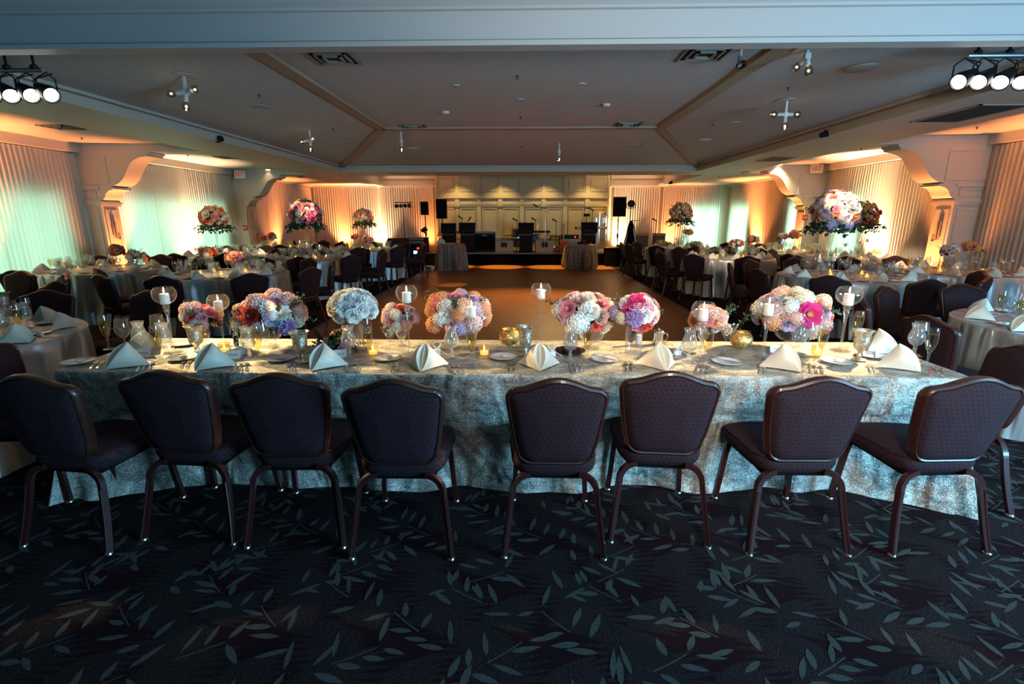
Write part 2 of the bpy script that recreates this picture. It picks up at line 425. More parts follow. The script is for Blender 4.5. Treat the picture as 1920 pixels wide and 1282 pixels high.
def ordn(i):
    if i < 20: return ORD[i]
    t = ['twenty', 'thirty', 'forty', 'fifty'][(i+1)//10-2]; k = (i+1) % 10
    return (t[:-1]+'ieth') if k == 0 else t+'-'+ORD[k-1]
def finish_labels():
    bpy.context.view_layer.update()
    d = {}
    for o, desc, where in REG: d.setdefault((desc, where), []).append(o)
    for (desc, where), lst in d.items():
        lst.sort(key=lambda o: prj(o.matrix_world.translation)[0])
        for i, o in enumerate(lst):
            if len(lst) == 1: o['label'] = f'{desc} {where}'
            else: o['label'] = f'{ordn(i)} {desc} from the left {where}'
class Kind:
    """a thing kept as mesh data plus a part list; spawn() places a copy of the thing and of each of its parts"""
    def __init__(s, name, root=None): s.name = name; s.root = root; s.parts = []
    def part(s, name, mesh, loc=(0, 0, 0), rot=(0, 0, 0), sub=None, scale=None, colour=None, label=None):
        s.parts.append((name, mesh, loc, rot, sub, scale, colour, label)); return len(s.parts)-1
    def spawn(s, loc, rz=0, scale=None, colour=None, rot=None, maxparts=None):
        r = link(s.name, s.root, None, loc, rot or (0, 0, rz), scale, colour)
        made = []
        for nm, me, l, ro, sub, sc, cc, lb in s.parts:
            o = link(nm, me, r if sub is None else made[sub], l, ro, sc, cc)
            if lb: o['label'] = lb
            made.append(o)
        return r
# ================================================================ ROOM
XL, XR, YB = -8.55, 7.92, 20.4
ZL, ZB = 2.78, 2.92
def build_floor():
    m = MB(); m.bb(XL-.3, XR+.3, -3.2, YB+.3, -.2, 0)
    r = random.Random(3)
    def leaf(x, y, a, ln, w, z=.0012, mi=1):
        ca, sa = cos(a), sin(a)
        prof = [(0, 0), (.18, .34), (.42, .5), (.68, .40), (.88, .18), (1, 0), (.88, -.18), (.68, -.40), (.42, -.5), (.18, -.34)]
        vs = [(x+ca*p*ln-sa*q*w, y+sa*p*ln+ca*q*w, z) for p, q in prof]
        m.add(vs, [tuple(range(10))], mi)
    def strip(pts, w, z, mi):
        vs = []
        for i, p in enumerate(pts):
            q = pts[min(i+1, len(pts)-1)]; o = pts[max(i-1, 0)]
            d = Vector((q[0]-o[0], q[1]-o[1])).normalized(); n = (-d.y*w/2, d.x*w/2)
            vs += [(p[0]+n[0], p[1]+n[1], z), (p[0]-n[0], p[1]-n[1], z)]
        m.add(vs, [(2*i, 2*i+1, 2*i+3, 2*i+2) for i in range(len(pts)-1)], mi)
    TX, TY = .58, .31; zz = 0
    for j in range(-3, 60):
        y0 = .45+j*TY
        far = y0 > 6.0
        for i in range(-16, 17):
            x0 = i*TX+(j % 2)*TX*.5+.07*sin(j*2.1)
            if abs(x0) > 8.3 or (-3.0 < x0 < 2.8 and 5.7 < y0 < 16.6): continue
            if abs(x0) > 1.7+1.15*max(y0, .4): continue
            # two mottled loop-pile palm fans, blades side by side with dark gaps
            for fx, fy, sg, L0 in ((.02, .015, 1, .32), (.30, .16, -1, .28), (.34, .02, 1, .22)):
                nb = 4 if far else 9
                for k in range(nb):
                    t = k/(nb-1)
                    a = (math.radians(-16+38*t)) if sg > 0 else PI-math.radians(-14+36*t)
                    ln = L0*(.72+.38*sin(PI*(.2+.7*t)))*r.uniform(.9, 1.08)
                    leaf(x0+fx+sg*.045*t+r.uniform(-.01, .01), y0+fy+.075*t-.03, a, ln*1.15, (.10/nb)*2.7, .0003+.00002*k, 2)
            # leafy twigs: widely spaced lance leaves either side of a fine stem
            for tw in range(1 if far else 2):
                zz += 1
                fl = 1 if (tw+j) % 2 else -1
                a0 = math.radians(r.uniform(26, 40)) if fl > 0 else PI-math.radians(r.uniform(30, 48))
                pts = []; x, y = x0+(.02 if fl > 0 else .50)+tw*.10, y0+.02+.13*tw
                for k in range(6):
                    pts.append((x, y)); aa = a0+.07*fl*(k-2)
                    x += .085*cos(aa); y += .072*sin(aa)
                strip(pts[2:5], .0055, .0009, 1)
                for k in range(0, 5):
                    for sd in (1, -1):
                        aa = a0+sd*math.radians(r.uniform(26, 78))
                        ln = r.uniform(.075, .135); q = pts[k]; g = r.uniform(.014, .030)
                        if r.random() < .2: continue
                        leaf(q[0]+g*cos(aa), q[1]+g*sin(aa), aa, ln, r.uniform(.020, .031), .0010+.00004*((zz*7+k*2+sd) % 23), 1)
    struct('floor', m, ['carpet_ground', 'carpet_leaf', 'carpet_loop'])
    m = MB(); m.bb(-3.05, 2.82, 5.3, 17.36, 0, .012); struct('floor_parquet', m, ['parquet'])
    m = MB()
    for a in ((-3.11, -3.05, 5.3, 17.36), (2.82, 2.88, 5.3, 17.36)): m.bb(*a, 0, .010)
    struct('trim_1', m, ['dark_trim'])
build_floor()

P1L, P2L, P1R, P2R = 9.7, 14.8, 9.1, 13.8
PW = .42
def build_walls():
    # openings: (y0, y1, z0, z1)
    def sidewall(name, x0, x1, ops, n0):
        m = MB(); ys = -3.2
        for y0, y1 in ops:
            m.bb(x0, x1, ys, y0, 0, 3.3); m.bb(x0, x1, y0, y1, 0, .12); m.bb(x0, x1, y0, y1, 2.02, 3.3); ys = y1
        m.bb(x0, x1, ys, YB+.2, 0, 3.3)
        struct(name, m, ['cream_paint'])
        for k, (y0, y1) in enumerate(ops):
            f = MB(); xm = (x0+x1)/2
            n = max(1, round((y1-y0)/1.2))
            for q in range(n+1):
                y = y0+(y1-y0)*q/n; f.bb(xm-.03, xm+.03, y-.03, y+.03, .12, 2.02)
            f.bb(xm-.03, xm+.03, y0, y1, .12, .18); f.bb(xm-.03, xm+.03, y0, y1, 1.96, 2.02)
            struct(f'window_{n0+k}', f, ['white_plastic'])
    sidewall('wall_left', XL-.2, XL, [(4.9, 9.3), (10.5, 14.3)], 1)
    sidewall('wall_right', XR, XR+.2, [(12.2, 13.2), (14.4, 15.5), (18.3, 19.8)], 3)
    m = MB(); y0 = YB; y1 = YB+.2
    m.bb(XL-.2, 6.3, y0, y1, 0, 3.3); m.bb(6.3, 7.6, y0, y1, 0, .12); m.bb(6.3, 7.6, y0, y1, 2.02, 3.3); m.bb(7.6, XR+.2, y0, y1, 0, 3.3)
    struct('wall_back', m, ['cream_paint'])
    m = MB(); m.bb(6.3, 7.6, y0+.07, y0+.13, .12, .18); m.bb(6.3, 7.6, y0+.07, y0+.13, 1.96, 2.02)
    for x in (6.33, 6.95, 7.57): m.bb(x-.03, x+.03, y0+.07, y0+.13, .12, 2.02)
    struct('window_6', m, ['white_plastic'])
    # panelled wall behind the stage
    YP = 20.0
    xa, xb = at_y(816, 350, YP).x, at_y(1143, 350, YP).x
    zz = lambda v: at_y(980, v, YP).z
    m = MB(); m.bb(xa, xb, YP, YB, 0, 3.2)
    n = 8; w = (xb-xa)/n
    for k in range(n+1):
        x = xa+w*k; hw = .075
        m.bb(max(xa, x-hw), min(xb, x+hw), YP-.045, YP, zz(480), 3.2)
    for v0, v1, d in ((364, 369, .06), (369, 371.5, .09), (380, 384, .07), (384, 387, .05), (443, 446, .07), (325, 328, .03), (328, 329, .04), (361, 364, .04), (474, 480, .05)):
        m.bb(xa, xb, YP-d, YP, zz(v1), zz(v0))
    for k in range(n):
        x0, x1 = xa+w*k+.13, xa+w*(k+1)-.13
        for v0, v1 in ((332, 359), (390, 440), (449, 472)):
            for a in ((x0, x1, zz(v0)-.03, zz(v0)), (x0, x1, zz(v1), zz(v1)+.03), (x0, x0+.03, zz(v1)+.03, zz(v0)-.03), (x1-.03, x1, zz(v1)+.03, zz(v0)-.03)):
                m.bb(a[0], a[1], YP-.030, YP, a[2], a[3])
    for k in range(1, n, 2):
        x = xa+w*k; m.bb(x-.09, x+.09, YP-.10, YP, zz(387), zz(374))
    struct('wall_stage_panels', m, ['panel_paint'])
build_walls()

def build_ceiling():
    m = MB()
    TX0, TX1, TY0, TY1 = -5.0, 4.58, 4.08, 14.1
    A, B, C, D = (TX0, TY0, 2.93), (TX0, TY1, 2.93), (TX1, TY1, 2.93), (TX1, TY0, 2.93)
    a, b, c, d = (-2.6, TY0, 3.15), (-2.6, 9.6, 3.15), (2.4, 9.6, 3.15), (2.4, TY0, 3.15)
    m.add([A, B, C, D, a, b, c, d], [(0, 1, 5, 4), (1, 2, 6, 5), (2, 3, 7, 6), (4, 5, 6, 7)], 0)
    # side bays, low back corners, stage tray
    BX0, BX1 = -6.05, 5.9
    for x0, x1, p1, p2 in ((XL, BX0, P1L, P2L), (BX1, XR, P1R, P2R)):
        m.bb(x0, x1, 4.08, p1, ZB, ZB+.05); m.bb(x0, x1, p1+PW, p2, ZB, ZB+.05); m.bb(x0, x1, p2+PW, YB, ZL+.03, ZL+.08)
    m.bb(-5.7, 5.3, 15.2, YB, 3.2, 3.25)
    m.bb(BX0, -5.7, 15.2, YB, ZL+.03, ZL+.08); m.bb(5.3, BX1, 15.2, YB, ZL+.03, ZL+.08)
    # front room
    m.bb(XL-.2, XR+.2, -3.2, 3.9, 3.12, 3.17)
    struct('ceiling', m, ['ceiling_texture'])
    m = MB()
    def beam(x0, x1, y0, y1, z0=ZL, z1=2.98): m.bb(x0, x1, y0, y1, z0, z1)
    beam(BX0, TX0, 4.08, 15.2); beam(TX1, BX1, 4.08, 15.2); beam(TX0, TX1, TY1, 15.2)
    # stepped inner edge of the tray
    beam(TX0, TX0+.05, 4.08, TY1, ZL, 2.85); beam(TX1-.05, TX1, 4.08, TY1, ZL, 2.85); beam(TX0, TX1, TY1-.05, TY1, ZL, 2.85)
    beam(TX0, TX0+.09, 4.08, TY1, 2.905, 2.95); beam(TX1-.09, TX1, 4.08, TY1, 2.905, 2.95); beam(TX0, TX1, TY1-.09, TY1, 2.905, 2.95)
    # stage tray sides
    beam(-5.8, -5.7, 15.2, YB, ZL, 3.2); beam(5.3, 5.4, 15.2, YB, ZL, 3.2); beam(-5.7, 5.3, 15.1, 15.2, ZL, 3.2)
    beam(-5.7, -5.5, 15.2, YB, ZL, 2.86); beam(5.1, 5.3, 15.2, YB, ZL, 2.86)
    for x0, x1, p1, p2 in ((XL, BX0, P1L, P2L), (BX1, XR, P1R, P2R)):
        beam(x0, x1, p1, p1+PW); beam(x0, x1, p2, p2+PW)
        for y0, y1 in ((4.08, p1), (p1+PW, p2)):      # crown along the wall and the beams
            xa = x0 if x0 == XL else x1-.22
            m.bb(xa, xa+.22, y0, y1, ZL-.02, ZB)
            xb = x1-.05 if x0 == XL else x0
            m.bb(xb, xb+.05, y0, y1, 2.85, ZB)
        xa = x0 if x0 == XL else x1-.22
        m.bb(xa, xa+.22, p2+PW, YB, ZL-.02, ZL+.03)
    m.bb(XL, -3.5, YB-.22, YB, ZL-.03, ZL+.03); m.bb(3.3, XR, YB-.22, YB, ZL-.03, ZL+.03)
    m.bb(-5.7, -3.5, YB-.1, YB, ZL, 3.2); m.bb(3.3, 5.3, YB-.1, YB, ZL, 3.2)
    m.bb(-5.7, -3.5, YB-.16, YB, 3.05, 3.2); m.bb(3.3, 5.3, YB-.16, YB, 3.05, 3.2)
    struct('ceiling_beams', m, ['soffit_paint'])
    # deep beam between the two rooms, with its crown and bottom bead
    m = MB(); x0, x1 = XL-.2, XR+.2
    m.bb(x0, x1, 4.0, 4.08, ZL, 3.2)
    m.bb(x0, x1, 3.985, 4.0, ZL+.036, 2.825); m.bb(x0, x1, 3.97, 4.10, ZL-.008, ZL+.022)
    prof = [(4.0, 3.0), (3.975, 3.005), (3.965, 3.02), (3.93, 3.045), (3.90, 3.085), (3.885, 3.09), (3.885, 3.13), (4.0, 3.13)]
    m.prism([(p[1], p[0]) for p in prof], x0, x1, 0, Matrix(((0, 0, 1), (0, 1, 0), (1, 0, 0))))
    struct('ceiling_front_beam', m, ['beam_paint'])
    m = MB()
    w = .085
    def board(p, q):
        p, q = Vector(p), Vector(q); dd = (q-p); ln = dd.length; dd.normalize()
        M = dd.to_track_quat('Y', 'Z').to_matrix(); m.box((p+q)/2-Vector((0, 0, .012)), (2*w, ln, .04), 0, M)
    board(a, b); board(b, c); board(d, c); board(b, B); board(c, C)
    struct('trim_2', m, ['rib_paint'])
build_ceiling()

def build_pillar(name, x_wall, sgn, y):
    # sgn +1: grows towards +X (left wall); -1: right wall
    w = {1: .42, -1: .55}[sgn]
    m = MB()
    X = lambda d: x_wall+sgn*d
    def bb(d0, d1, y0, y1, z0, z1):
        m.bb(min(X(d0), X(d1)), max(X(d0), X(d1)), y0, y1, z0, z1)
    bb(0, w, y, y+PW, 0, ZL)
    bb(0, w+.02, y-.02, y+PW+.02, 0, .16)
    for z0, z1, o in ((1.80, 1.84, .035), (1.84, 1.88, .055), (1.88, 1.905, .03), (2.10, 2.15, .03)):
        bb(0, w+o, y-o, y+PW+o, z0, z1)
    # raised panel frames on the faces seen from the room
    def frame(d0, d1, z0, z1):
        for a in ((d0, d1, z0, z0+.03), (d0, d1, z1-.03, z1), (d0, d0+.03, z0+.03, z1-.03), (d1-.03, d1, z0+.03, z1-.03)):
            bb(a[0], a[1], y-.015, y, a[2], a[3])
    frame(.08, w-.06, .25, 1.74); frame(.08, w-.04, 1.94, 2.07); frame(.08, w+.25, 2.2, 2.7)
    for a in ((y+.06, y+PW-.06, .25, .28), (y+.06, y+PW-.06, 1.70, 1.73), (y+.06, y+.09, .28, 1.70), (y+PW-.09, y+PW-.06, .28, 1.70)):
        bb(w, w+.012, *a)
    prof = [(0, 1.905)]
    def cub(p0, p1, p2, p3, n=9):
        for i in range(n+1):
            t = i/n; q = 1-t
            prof.append(tuple(q**3*p0[k]+3*q*q*t*p1[k]+3*q*t*t*p2[k]+t**3*p3[k] for k in (0, 1)))
    cub((.03, 1.905), (.16, 1.94), (.07, 2.06), (.29, 2.105))
    prof += [(.32, 2.11), (.32, 2.145), (.24, 2.15)]
    cub((.24, 2.155), (.70, 2.22), (.52, 2.66), (1.02, 2.695), 14)
    prof += [(1.07, 2.70), (1.07, 2.735), (1.11, 2.74), (1.11, ZL), (0, ZL)]
    poly = [(X(w+p[0]), p[1]) for p in prof]
    M = Matrix(((1, 0, 0), (0, 0, 1), (0, 1, 0)))
    m.prism(poly, y, y+PW, 0, M)
    struct(name, m, ['cream_paint'], True, 30)
build_pillar('wall_pillar_left_1', XL, 1, P1L); build_pillar('wall_pillar_left_2', XL, 1, P2L)
build_pillar('wall_pillar_right_1', XR, -1, P1R); build_pillar('wall_pillar_right_2', XR, -1, P2R)

# ---------------------------------------------------------------- drapes: one hanging per bay
def drape(p, q, nrm, label, seed, z1=2.745, z0=.03):
    p, q, nrm = Vector((*p, 0)), Vector((*q, 0)), Vector((*nrm, 0))
    ln = (q-p).length; r = random.Random(seed)
    per = .088; n = int(ln/per); ph = [r.uniform(-.4, .4) for _ in range(n+2)]; am = [r.uniform(.6, 1.3) for _ in range(n+2)]
    def fn(u, v):
        z = z0+(z1-z0)*v; s = u*n; i = int(s); f = s-i
        a = am[i]*(1-f)+am[min(i+1, n)]*f
        k = .026 if v < .94 else .016
        wob = .02*sin(u*ln*2.1+seed)*(1-v)
        d = k*a*sin(2*PI*s+ph[i]*(1-v))+wob
        return p+(q-p)*u+nrm*d+Vector((0, 0, z))
    m = MB(); m.grid(fn, n*6, 7, 0)
    o = link('drape', m.mesh('drape', 'sheer_drape', True, 80))
    tag(o, label, 'drapes', 'pleated drapes round the room')
dx, rx = XL+.13, XR-.13
drape((dx, 4.45), (dx, P1L-.05), (1, 0), 'pleated drape at the left edge glowing green-white, in front of the first left pillar', 1)
drape((dx, P1L+PW+.03), (dx, P2L-.06), (1, 0), 'pleated drape between the two left pillars, window glow behind', 2)
drape((dx, P2L+PW+.03), (dx, YB-.2), (1, 0), 'orange-lit pleated drape between the second left pillar and the back corner', 3)
drape((XL+.2, YB-.15), (-5.85, YB-.15), (0, -1), 'orange-lit drape on the back wall beside the left back corner', 4)
drape((-5.70, YB-.15), (-3.62, YB-.15), (0, -1), 'tan drape on the back wall behind the left loudspeakers', 5, 2.76)
drape((rx, 4.45), (rx, P1R-.05), (-1, 0), 'pleated drape at the right edge, in front of the first right pillar', 6)
drape((rx, P1R+PW+.03), (rx, P2R-.06), (-1, 0), 'tan pleated drape between the two right pillars', 7)
drape((rx, P2R+PW+.03), (rx, YB-.55), (-1, 0), 'drape with a peach stripe between the second right pillar and back corner', 8)
drape((5.30, YB-.15), (7.55, YB-.15), (0, -1), 'cream drape on the back wall beside the right back corner', 9)
drape((3.42, YB-.15), (5.22, YB-.15), (0, -1), 'tan drape on the back wall behind the right loudspeaker', 10, 2.76)
# ================================================================ THINGS: one of each kind
# ---- banquet chair: sits at the origin facing +Y
def outline(hw_b, hw_t, z0, z1, hump, r=.045, n=8):
    """rounded shield outline (x, z): narrow foot, flared sides, humped top"""
    pts = []
    def arc(cx, cz, rr, a0, a1):
        for i in range(n+1):
            a = a0+(a1-a0)*i/n; pts.append((cx+rr*cos(a), cz+rr*sin(a)))
    rb = r*1.6
    arc(hw_b-rb, z0+rb, rb, -PI/2, 0)
    pts.append((hw_b+(hw_t-hw_b)*.28, z0+(z1-z0)*.30)); pts.append((hw_b+(hw_t-hw_b)*.68, z0+(z1-z0)*.60))
    arc(hw_t-r, z1-r, r, 0, PI/2*.86)
    m = 10
    for i in range(1, m):
        t = i/m; x = (hw_t-r)*(1-2*t); s = abs(1-2*t)
        pts.append((x, z1+hump*(.5+.5*cos(PI*s))**.80))
    k = len(pts); top = pts[:]
    arc(-(hw_t-r), z1-r, r, PI-PI/2*.86, PI)
    pts.append((-(hw_b+(hw_t-hw_b)*.68), z0+(z1-z0)*.60)); pts.append((-(hw_b+(hw_t-hw_b)*.28), z0+(z1-z0)*.30))
    arc(-(hw_b-rb), z0+rb, rb, PI, 1.5*PI)
    return pts
BACK = outline(.178, .222, .455, .842, .052)
def back_pos(x, z, off):
    """maps the flat outline onto the reclined, slightly wrapped back; off = distance towards the sitter"""
    t = z-.45
    y = -.205-.16*t-.10*t*t
    y += .30*x*x
    return Vector((x, y+off, z))
def make_chair():
    K = Kind('banquet_chair')
    # seat cushion: rounded box with a domed top and a welt
    sm = MB()
    def sc(u, v, zo, ins):
        a = 2*PI*u; ex = .38
        c, s = cos(a), sin(a)
        x = math.copysign(abs(c)**ex, c); y = math.copysign(abs(s)**ex, s)
        wd = .222-.028*(1-y)/2-ins; return Vector((x*wd, y*(.215-ins)+.005, zo))
    prof = [(.392, .045), (.400, .018), (.42, .002), (.445, -.006), (.466, -.006), (.478, 0), (.484, -.003), (.488, .004), (.495, .03), (.503, .08), (.507, .14), (.508, .215)]
    n = 40
    vs = []
    for z, ins in prof:
        for k in range(n): vs.append(sc(k/n, 0, z, ins))
    fs = [(i*n+k, i*n+(k+1) % n, (i+1)*n+(k+1) % n, (i+1)*n+k) for i in range(len(prof)-1) for k in range(n)]
    fs.append(tuple(reversed(range(n))))
    sm.add([p-Vector((0, 0, .02)) for p in vs], fs, 0)
    K.part('seat', sm.mesh('seat', 'chair_fabric', True, 60, lambda c: (c.x, c.y+c.z)))
    # padded back
    bm_ = MB(); nb = len(BACK)
    cz = .66
    rings = [(.0, .93, -.012), (.0, .97, -.022), (.0, .80, -.031), (.0, .4, -.036)]
    vs = []
    def ring(s, off):
        for x, z in BACK: vs.append(back_pos(x*s, cz+(z-cz)*s, off))
    for s, off in ((.35, -.040), (.75, -.037), (.93, -.028), (.965, -.012), (.965, .012), (.93, .034), (.75, .046), (.35, .050)): ring(s, off)
    fs = [(i*nb+k, i*nb+(k+1) % nb, (i+1)*nb+(k+1) % nb, (i+1)*nb+k) for i in range(7) for k in range(nb)]
    fs.append(tuple(range(nb))); fs.append(tuple(range(7*nb, 8*nb)))
    bm_.add(vs, fs, 0)
    K.part('backrest', bm_.mesh('backrest', 'chair_fabric', True, 50, lambda c: (c.x, c.z)))
    # show-wood rim round the back
    rm = MB()
    sec = [(.962, -.022), (.985, -.027), (1.012, -.020), (1.022, 0), (1.012, .020), (.985, .026), (.962, .020)]
    vs = []
    for s, off in sec:
        d = (s-1)*.24
        for i, (x, z) in enumerate(BACK):
            a = BACK[(i+1) % nb]; b = BACK[i-1]; t = Vector((a[0]-b[0], a[1]-b[1])).normalized(); nn = Vector((t.y, -t.x))
            vs.append(back_pos(x+nn.x*d*1.6, z+nn.y*d*1.6, off))
    ns = len(sec)
    fs = [((i % ns)*nb+k, (i % ns)*nb+(k+1) % nb, ((i+1) % ns)*nb+(k+1) % nb, ((i+1) % ns)*nb+k) for i in range(ns) for k in range(nb)]
    rm.add(vs, fs, 0)
    K.part('back_frame', rm.mesh('back_frame', 'chair_wood', True, 50))
    fr = MB()
    fr.bb(-.16, .16, -.17, .17, .362, .378); fr.bb(-.15, .15, -.18, -.155, .36, .374)
    for s in (-1, 1): fr.tube([(s*.13, -.17, .37), (s*.13, -.19, .44), (s*.13, -.205, .50)], .012, 6)
    K.part('seat_frame', fr.mesh('seat_frame', 'black_under'))
    for s in (-1, 1):
        pts = []
        for i in range(9):
            t = i/8; a = PI/2*t
            pts.append((s*(.115+.085*sin(a)), -.205-.02*t, .395-.085*(1-cos(a))))
        for i in range(1, 8):
            t = i/7; pts.append((s*(.20+.036*t), -.225-.045*t-.02*t*t, .31-.30*t))
        lm = MB(); lm.tube(pts, .0185, 4)
        for f in (.009,): lm.tube([Vector(p)+Vector((s*.004, -.014, 0)) for p in pts[8:]], .004, 5)
        i = K.part('leg', lm.mesh('leg', 'chair_leg', True, 35))
        g = MB(); g.lathe([(.0, 0), (.017, 0), (.019, .004), (.016, .012), (.008, .016)], 12, 0, (s*.236, -.29, 0))
        K.part('glide', g.mesh('glide', 'glide_metal'), sub=i)
        pts = [(s*.175, .17, .40), (s*.185, .185, .30), (s*.195, .20, .15), (s*.205, .215, .01)]
        lm = MB(); lm.tube(pts, .0185, 4)
        i = K.part('leg', lm.mesh('leg', 'chair_leg', True, 35))
        g = MB(); g.lathe([(.0, 0), (.017, 0), (.019, .004), (.016, .012), (.008, .016)], 12, 0, (s*.205, .215, 0))
        K.part('glide', g.mesh('glide', 'glide_metal'), sub=i)
    return K
CHAIR = make_chair()

# ---- stemware
def lathe_mesh(name, prof, mat, n=20, smooth=60):
    m = MB(); m.lathe(prof, n); return m.mesh(name, mat, True, smooth)
FOOT = [(.0005, .002), (.030, .003), (.033, .001), (.033, .004), (.018, .008), (.006, .016)]
def make_goblet():      # hourglass water goblet on a short baluster stem
    pr = [(.0005, .002), (.034, .002), (.036, .005), (.02, .010), (.010, .016), (.0075, .026), (.012, .034), (.008, .042), (.007, .056), (.012, .062),
          (.030, .074), (.040, .092), (.043, .110), (.040, .130), (.033, .150), (.029, .164), (.029, .174), (.033, .190), (.036, .198)]
    K = Kind('water_goblet', lathe_mesh('water_goblet', pr, 'frosted_goblet'))
    w = [(.0005, .068), (.028, .076), (.0375, .093), (.0405, .110), (.0375, .130), (.031, .149), (.0275, .163), (.0005, .163)]
    K.part('water', lathe_mesh('water', w, 'water')); return K
def make_flute():
    pr = [(.0005, .002), (.031, .002), (.032, .005), (.015, .009), (.006, .016), (.0045, .030), (.006, .05), (.008, .062), (.005, .070), (.010, .082),
          (.020, .105), (.027, .135), (.029, .160), (.028, .19), (.025, .222)]
    K = Kind('champagne_flute', lathe_mesh('champagne_flute', pr, 'clear_glass'))
    w = [(.0005, .080), (.008, .082), (.018, .105), (.0248, .135), (.0268, .160), (.0262, .186), (.0005, .186)]
    K.part('champagne', lathe_mesh('champagne', w, 'champagne')); return K
def make_wine():
    pr = [(.0005, .002), (.034, .002), (.036, .005), (.015, .009), (.005, .018), (.004, .05), (.004, .085), (.007, .093), (.024, .108), (.039, .130), (.043, .148), (.040, .175), (.034, .215)]
    return Kind('wine_glass', lathe_mesh('wine_glass', pr, 'clear_glass'))
def make_martini():
    pr = [(.0005, .002), (.036, .002), (.038, .005), (.014, .009), (.005, .018), (.004, .05), (.004, .085), (.012, .098), (.056, .178)]
    K = Kind('martini_glass', lathe_mesh('martini_glass', pr, 'clear_glass', 24))
    r = random.Random(5); m = MB()
    for i in range(70):
        h = r.uniform(.12, .186); mr = max(.004, (h-.098)*.62-.004); a = r.uniform(0, 2*PI); q = mr*math.sqrt(r.random())
        m.sphere((q*cos(a), q*sin(a), h), r.uniform(.005, .008), 6, 4, 0, (1, .7, .8))
    o = K.part('mixed_nuts', m.mesh('mixed_nuts', 'nut')); return K
GOBLET, FLUTE, WINE, MARTINI = make_goblet(), make_flute(), make_wine(), make_martini()

# ---- tall stemmed globe candle holders
def make_holder(h, name):
    K = Kind(name)
    R = .066; zc = h-.052
    K.part('foot', lathe_mesh('foot', [(.0005, .001), (.050, .002), (.053, .005), (.030, .010), (.012, .018)], 'stem_glass', 24))
    K.part('stem', lathe_mesh('stem', [(.012, .018), (.0075, .04), (.0065, .10), (.009, h-.19), (.014, h-.165), (.017, h-.150), (.012, h-.142), (.022, h-.132), (.014, h-.124), (.020, h-.116)], 'stem_glass', 18))
    pr = []
    for i in range(15):
        a = -PI/2+.16+(PI/2+.60)*i/14*1.0
        pr.append((R*cos(a), zc-.004+R*.92*sin(a)))
    pr = [(.0005, pr[0][1])]+pr+[(pr[-1][0]-.001, pr[-1][1]+.002)]
    K.part('globe', lathe_mesh('globe', pr, 'clear_glass', 28)); K.floor = pr[0][1]; return K
def make_candle(r=.026, h=.062):
    m = MB(); m.lathe([(.0005, 0), (r, 0), (r, h-.006), (r-.003, h), (r*.7, h-.003), (.0005, h-.004)], 20)
    K = Kind('pillar_candle', m.mesh('pillar_candle', 'wax', True, 50))
    w = MB(); w.cyl((0, 0, h-.004), (0, .001, h+.008), .001, 6); K.part('wick', w.mesh('wick', 'wick'))
    f = MB(); f.lathe([(.0003, h+.004), (.0040, h+.011), (.0048, h+.017), (.0030, h+.028), (.0003, h+.040)], 10)
    K.part('flame', f.mesh('flame', 'flame')); return K
CANDLE = make_candle(); SMALL_CANDLE = make_candle(.020, .04)
def make_votive(mat, wax='votive_wax'):
    K = Kind('votive_holder', lathe_mesh('votive_holder', [(.0005, .001), (.025, .001), (.027, .004), (.030, .03), (.034, .066), (.0325, .066), (.028, .012), (.0005, .010)], mat, 20))
    return K
VOTIVE = make_votive('amber_glass')
def make_tealight():
    m = MB(); m.lathe([(.0005, 0), (.021, 0), (.021, .016), (.0005, .017)], 14)
    K = Kind('tealight', m.mesh('tealight', 'votive_wax'))
    f = MB(); f.lathe([(.0003, .017), (.0036, .022), (.0042, .028), (.0003, .046)], 8); K.part('flame', f.mesh('flame', 'tealight_flame')); return K
TEALIGHT = make_tealight()
def make_merc_goblet():
    pr = [(.0005, .002), (.036, .002), (.037, .006), (.018, .012), (.011, .022), (.016, .034), (.010, .044), (.018, .056), (.032, .068), (.036, .082), (.038, .13), (.041, .15), (.052, .168), (.050, .169), (.037, .15), (.034, .09), (.0005, .075)]
    return Kind('mercury_goblet', lathe_mesh('mercury_goblet', pr, 'silver_mercury', 24))
MERC = make_merc_goblet()
def make_gold_ball(R=.062):
    pr = [(.0005, .001), (.025, .001)]
    for i in range(12):
        a = -PI/2+.42+(PI-.42-.75)*i/11; pr.append((R*cos(a), R*.86+R*.88*sin(a)))
    t = pr[-1]; pr += [(t[0]+.003, t[1]+.006), (t[0]-.002, t[1]+.004), (t[0]-.006, t[1]-.004), (.03, .02), (.0005, .012)]
    return Kind('gold_globe_votive', lathe_mesh('gold_globe_votive', pr, 'gold_mercury', 28))
GOLD = make_gold_ball()
# ---- vases
CYL_VASE = Kind('cylinder_vase', lathe_mesh('cylinder_vase', [(.0005, .002), (.047, .001), (.049, .006), (.049, .165), (.047, .165), (.046, .012), (.0005, .011)], 'clear_glass', 28))
BOWL_VASE = Kind('footed_bowl_vase', lathe_mesh('footed_bowl_vase', [(.0005, .001), (.05, .002), (.052, .006), (.02, .012), (.010, .022), (.013, .034), (.04, .042), (.066, .062), (.078, .090), (.080, .112)], 'stem_glass', 28))
CRYSTAL_VASE = Kind('cut_crystal_goblet_vase', lathe_mesh('cut_crystal_goblet_vase', [(.0005, .001), (.030, .002), (.03, .006), (.010, .014), (.008, .03), (.014, .037), (.009, .044), (.024, .054), (.034, .072), (.036, .090), (.033, .115)], 'crystal', 12, 20))
TALL_VASE = Kind('tall_trumpet_vase', lathe_mesh('tall_trumpet_vase', [(.0005, .001), (.085, .002), (.088, .008), (.04, .02), (.016, .05), (.013, .12), (.016, .24), (.025, .42), (.045, .56), (.060, .60)], 'stem_glass', 20))

